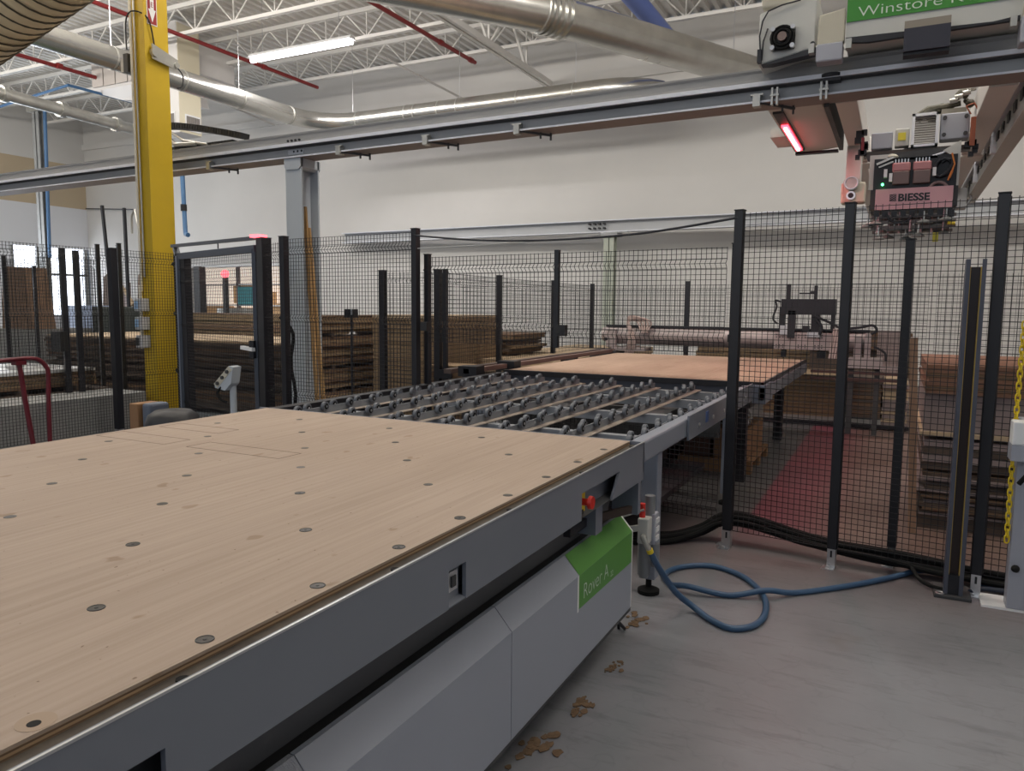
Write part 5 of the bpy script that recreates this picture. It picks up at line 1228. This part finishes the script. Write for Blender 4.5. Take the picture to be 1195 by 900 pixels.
# storage bay behind opening
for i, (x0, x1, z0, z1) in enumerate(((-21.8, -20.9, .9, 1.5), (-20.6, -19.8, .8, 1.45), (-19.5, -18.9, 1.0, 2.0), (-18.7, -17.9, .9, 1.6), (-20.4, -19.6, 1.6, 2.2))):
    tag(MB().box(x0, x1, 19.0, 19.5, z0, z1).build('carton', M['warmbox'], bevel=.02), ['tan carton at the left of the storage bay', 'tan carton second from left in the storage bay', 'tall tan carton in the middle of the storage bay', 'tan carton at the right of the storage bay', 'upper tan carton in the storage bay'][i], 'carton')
t = thing('storage_rack', (-19.5, 19.3, 0), 'pale storage rack inside the bright bay', 'rack')
for z in (.8, 1.55, 2.25): MB().box(-22.5, -17.0, 18.8, 19.7, z-.04, z).build('shelf', M['white'], t)
for x in (-22.4, -20.0, -17.1): MB().box(x-.05, x+.05, 18.8, 18.9, 0, 2.9).build('upright', M['wrap'], t)
for (x, y, z0, z1, w, lb) in ((-17.4, 14.9, 0, 2.6, .22, 'broad dark post seen through the gate mesh'), (-16.62, 15.15, 0, 2.3, .11, 'slim dark post below the red lamp')):
    tag(MB().box(x-w/2, x+w/2, y, y+w, z0, z1).build('bay_post', M['recess']), lb, 'post')
tag(MB().sphere((-16.62, 15.2, 2.40), .11, 12, 8).build('red_beacon', M['redlamp'], smooth=True), 'round glowing red beacon seen through the gate', 'lamp')
tag(MB().box(-17.2, -16.1, 15.4, 15.8, .0, 1.45).build('grey_cabinet', M['galv_dull']), 'low grey cabinet seen through the gate', 'cabinet')
tag(MB().box(-19.9, -19.1, 18.72, 18.8, 1.55, 2.16).build('teal_board', M['teal']), 'small teal board seen through the gate', 'sign')

# ------------------------------------------------------------------ lights
def area(name, loc, rot, sx, sy, power, col=(1, 1, 1)):
    l = bpy.data.lights.new(name, 'AREA'); l.shape = 'RECTANGLE'; l.size = sx; l.size_y = sy; l.energy = power; l.color = col
    o = bpy.data.objects.new(name, l); COL.objects.link(o); o.location = loc; o.rotation_euler = rot; return o
W = (1, .95, .88)
for x in (-18, -12, -6, 0, 6):
    area('ceiling_lamp', (x, -2.0, 7.3), (0, 0, 0), 3.0, .4, 26, W)
    area('ceiling_lamp', (x, 3.5, 7.3), (0, 0, 0), 3.0, .4, 52 if x < 0 else 26, W)
for x in (-18, -12, -6, 0): area('ceiling_lamp', (x, 7.6, 7.25), (0, 0, 0), 3.0, .4, 105, W)
for x in (-20, -12, -4, 4): area('added_roof_fill', (x, 3.4, 6.5), (radians(180-28), 0, 0), 4, 1.0, 250, (1, .93, .82))  # unseen upward fill lights added to brighten the roof deck
for x in (-20, -12, -5, 2): area('added_wall_fill', (x, 7.4, 7.1), (radians(66), 0, 0), 5, .5, 160, (1, .96, .91))  # unseen tilted fill lights added to brighten the back wall
area('tube_light_glow', (-11.6, 12.75, 6.82), (0, 0, 0), 2.7, .15, 120, (1, .97, .95))
area('added_front_fill', (-5, -4.5, 4.2), (radians(93), 0, radians(8)), 12, 2.5, 150, (.92, .95, 1))  # soft fill added behind the camera to lift front-facing surfaces
# daylight from the left windows
area('daylight_left', (-24.5, 12, 2.6), (radians(90), 0, radians(-100)), 5, 2.2, 380, (.82, .9, 1))
# glow of the red lamp bar under the hanging box
area('red_bar_glow', (-1.03, 8.25, 3.25), (0, 0, 0), .12, 1.2, 11, (1, .12, .13))
wd_ = bpy.data.worlds.new('world'); sc.world = wd_; wd_.use_nodes = True
bg = wd_.node_tree.nodes['Background']; bg.inputs[0].default_value = (.74, .85, 1, 1); bg.inputs[1].default_value = .25

# ------------------------------------------------------------------ camera
cam = bpy.data.cameras.new('camera'); co = bpy.data.objects.new('camera', cam); COL.objects.link(co)
Rm = [[0.8918242864964782, 0.05498882424831062, -0.44902747268161264], [0.4522934057225823, -0.08874430257210088, 0.8874430257210087], [0.008950818672918763, -0.9945354081020846, -0.10401540691794035]]
m = Matrix(((Rm[0][0], -Rm[0][1], -Rm[0][2], 0), (Rm[1][0], -Rm[1][1], -Rm[1][2], 0), (Rm[2][0], -Rm[2][1], -Rm[2][2], 1.57), (0, 0, 0, 1)))
co.matrix_world = m; cam.sensor_width = 36; cam.lens = 36*880/1195; cam.clip_start = .05; cam.clip_end = 200
sc.camera = co
sc.view_settings.view_transform = 'Standard'; sc.view_settings.look = 'None'; sc.view_settings.exposure = 0
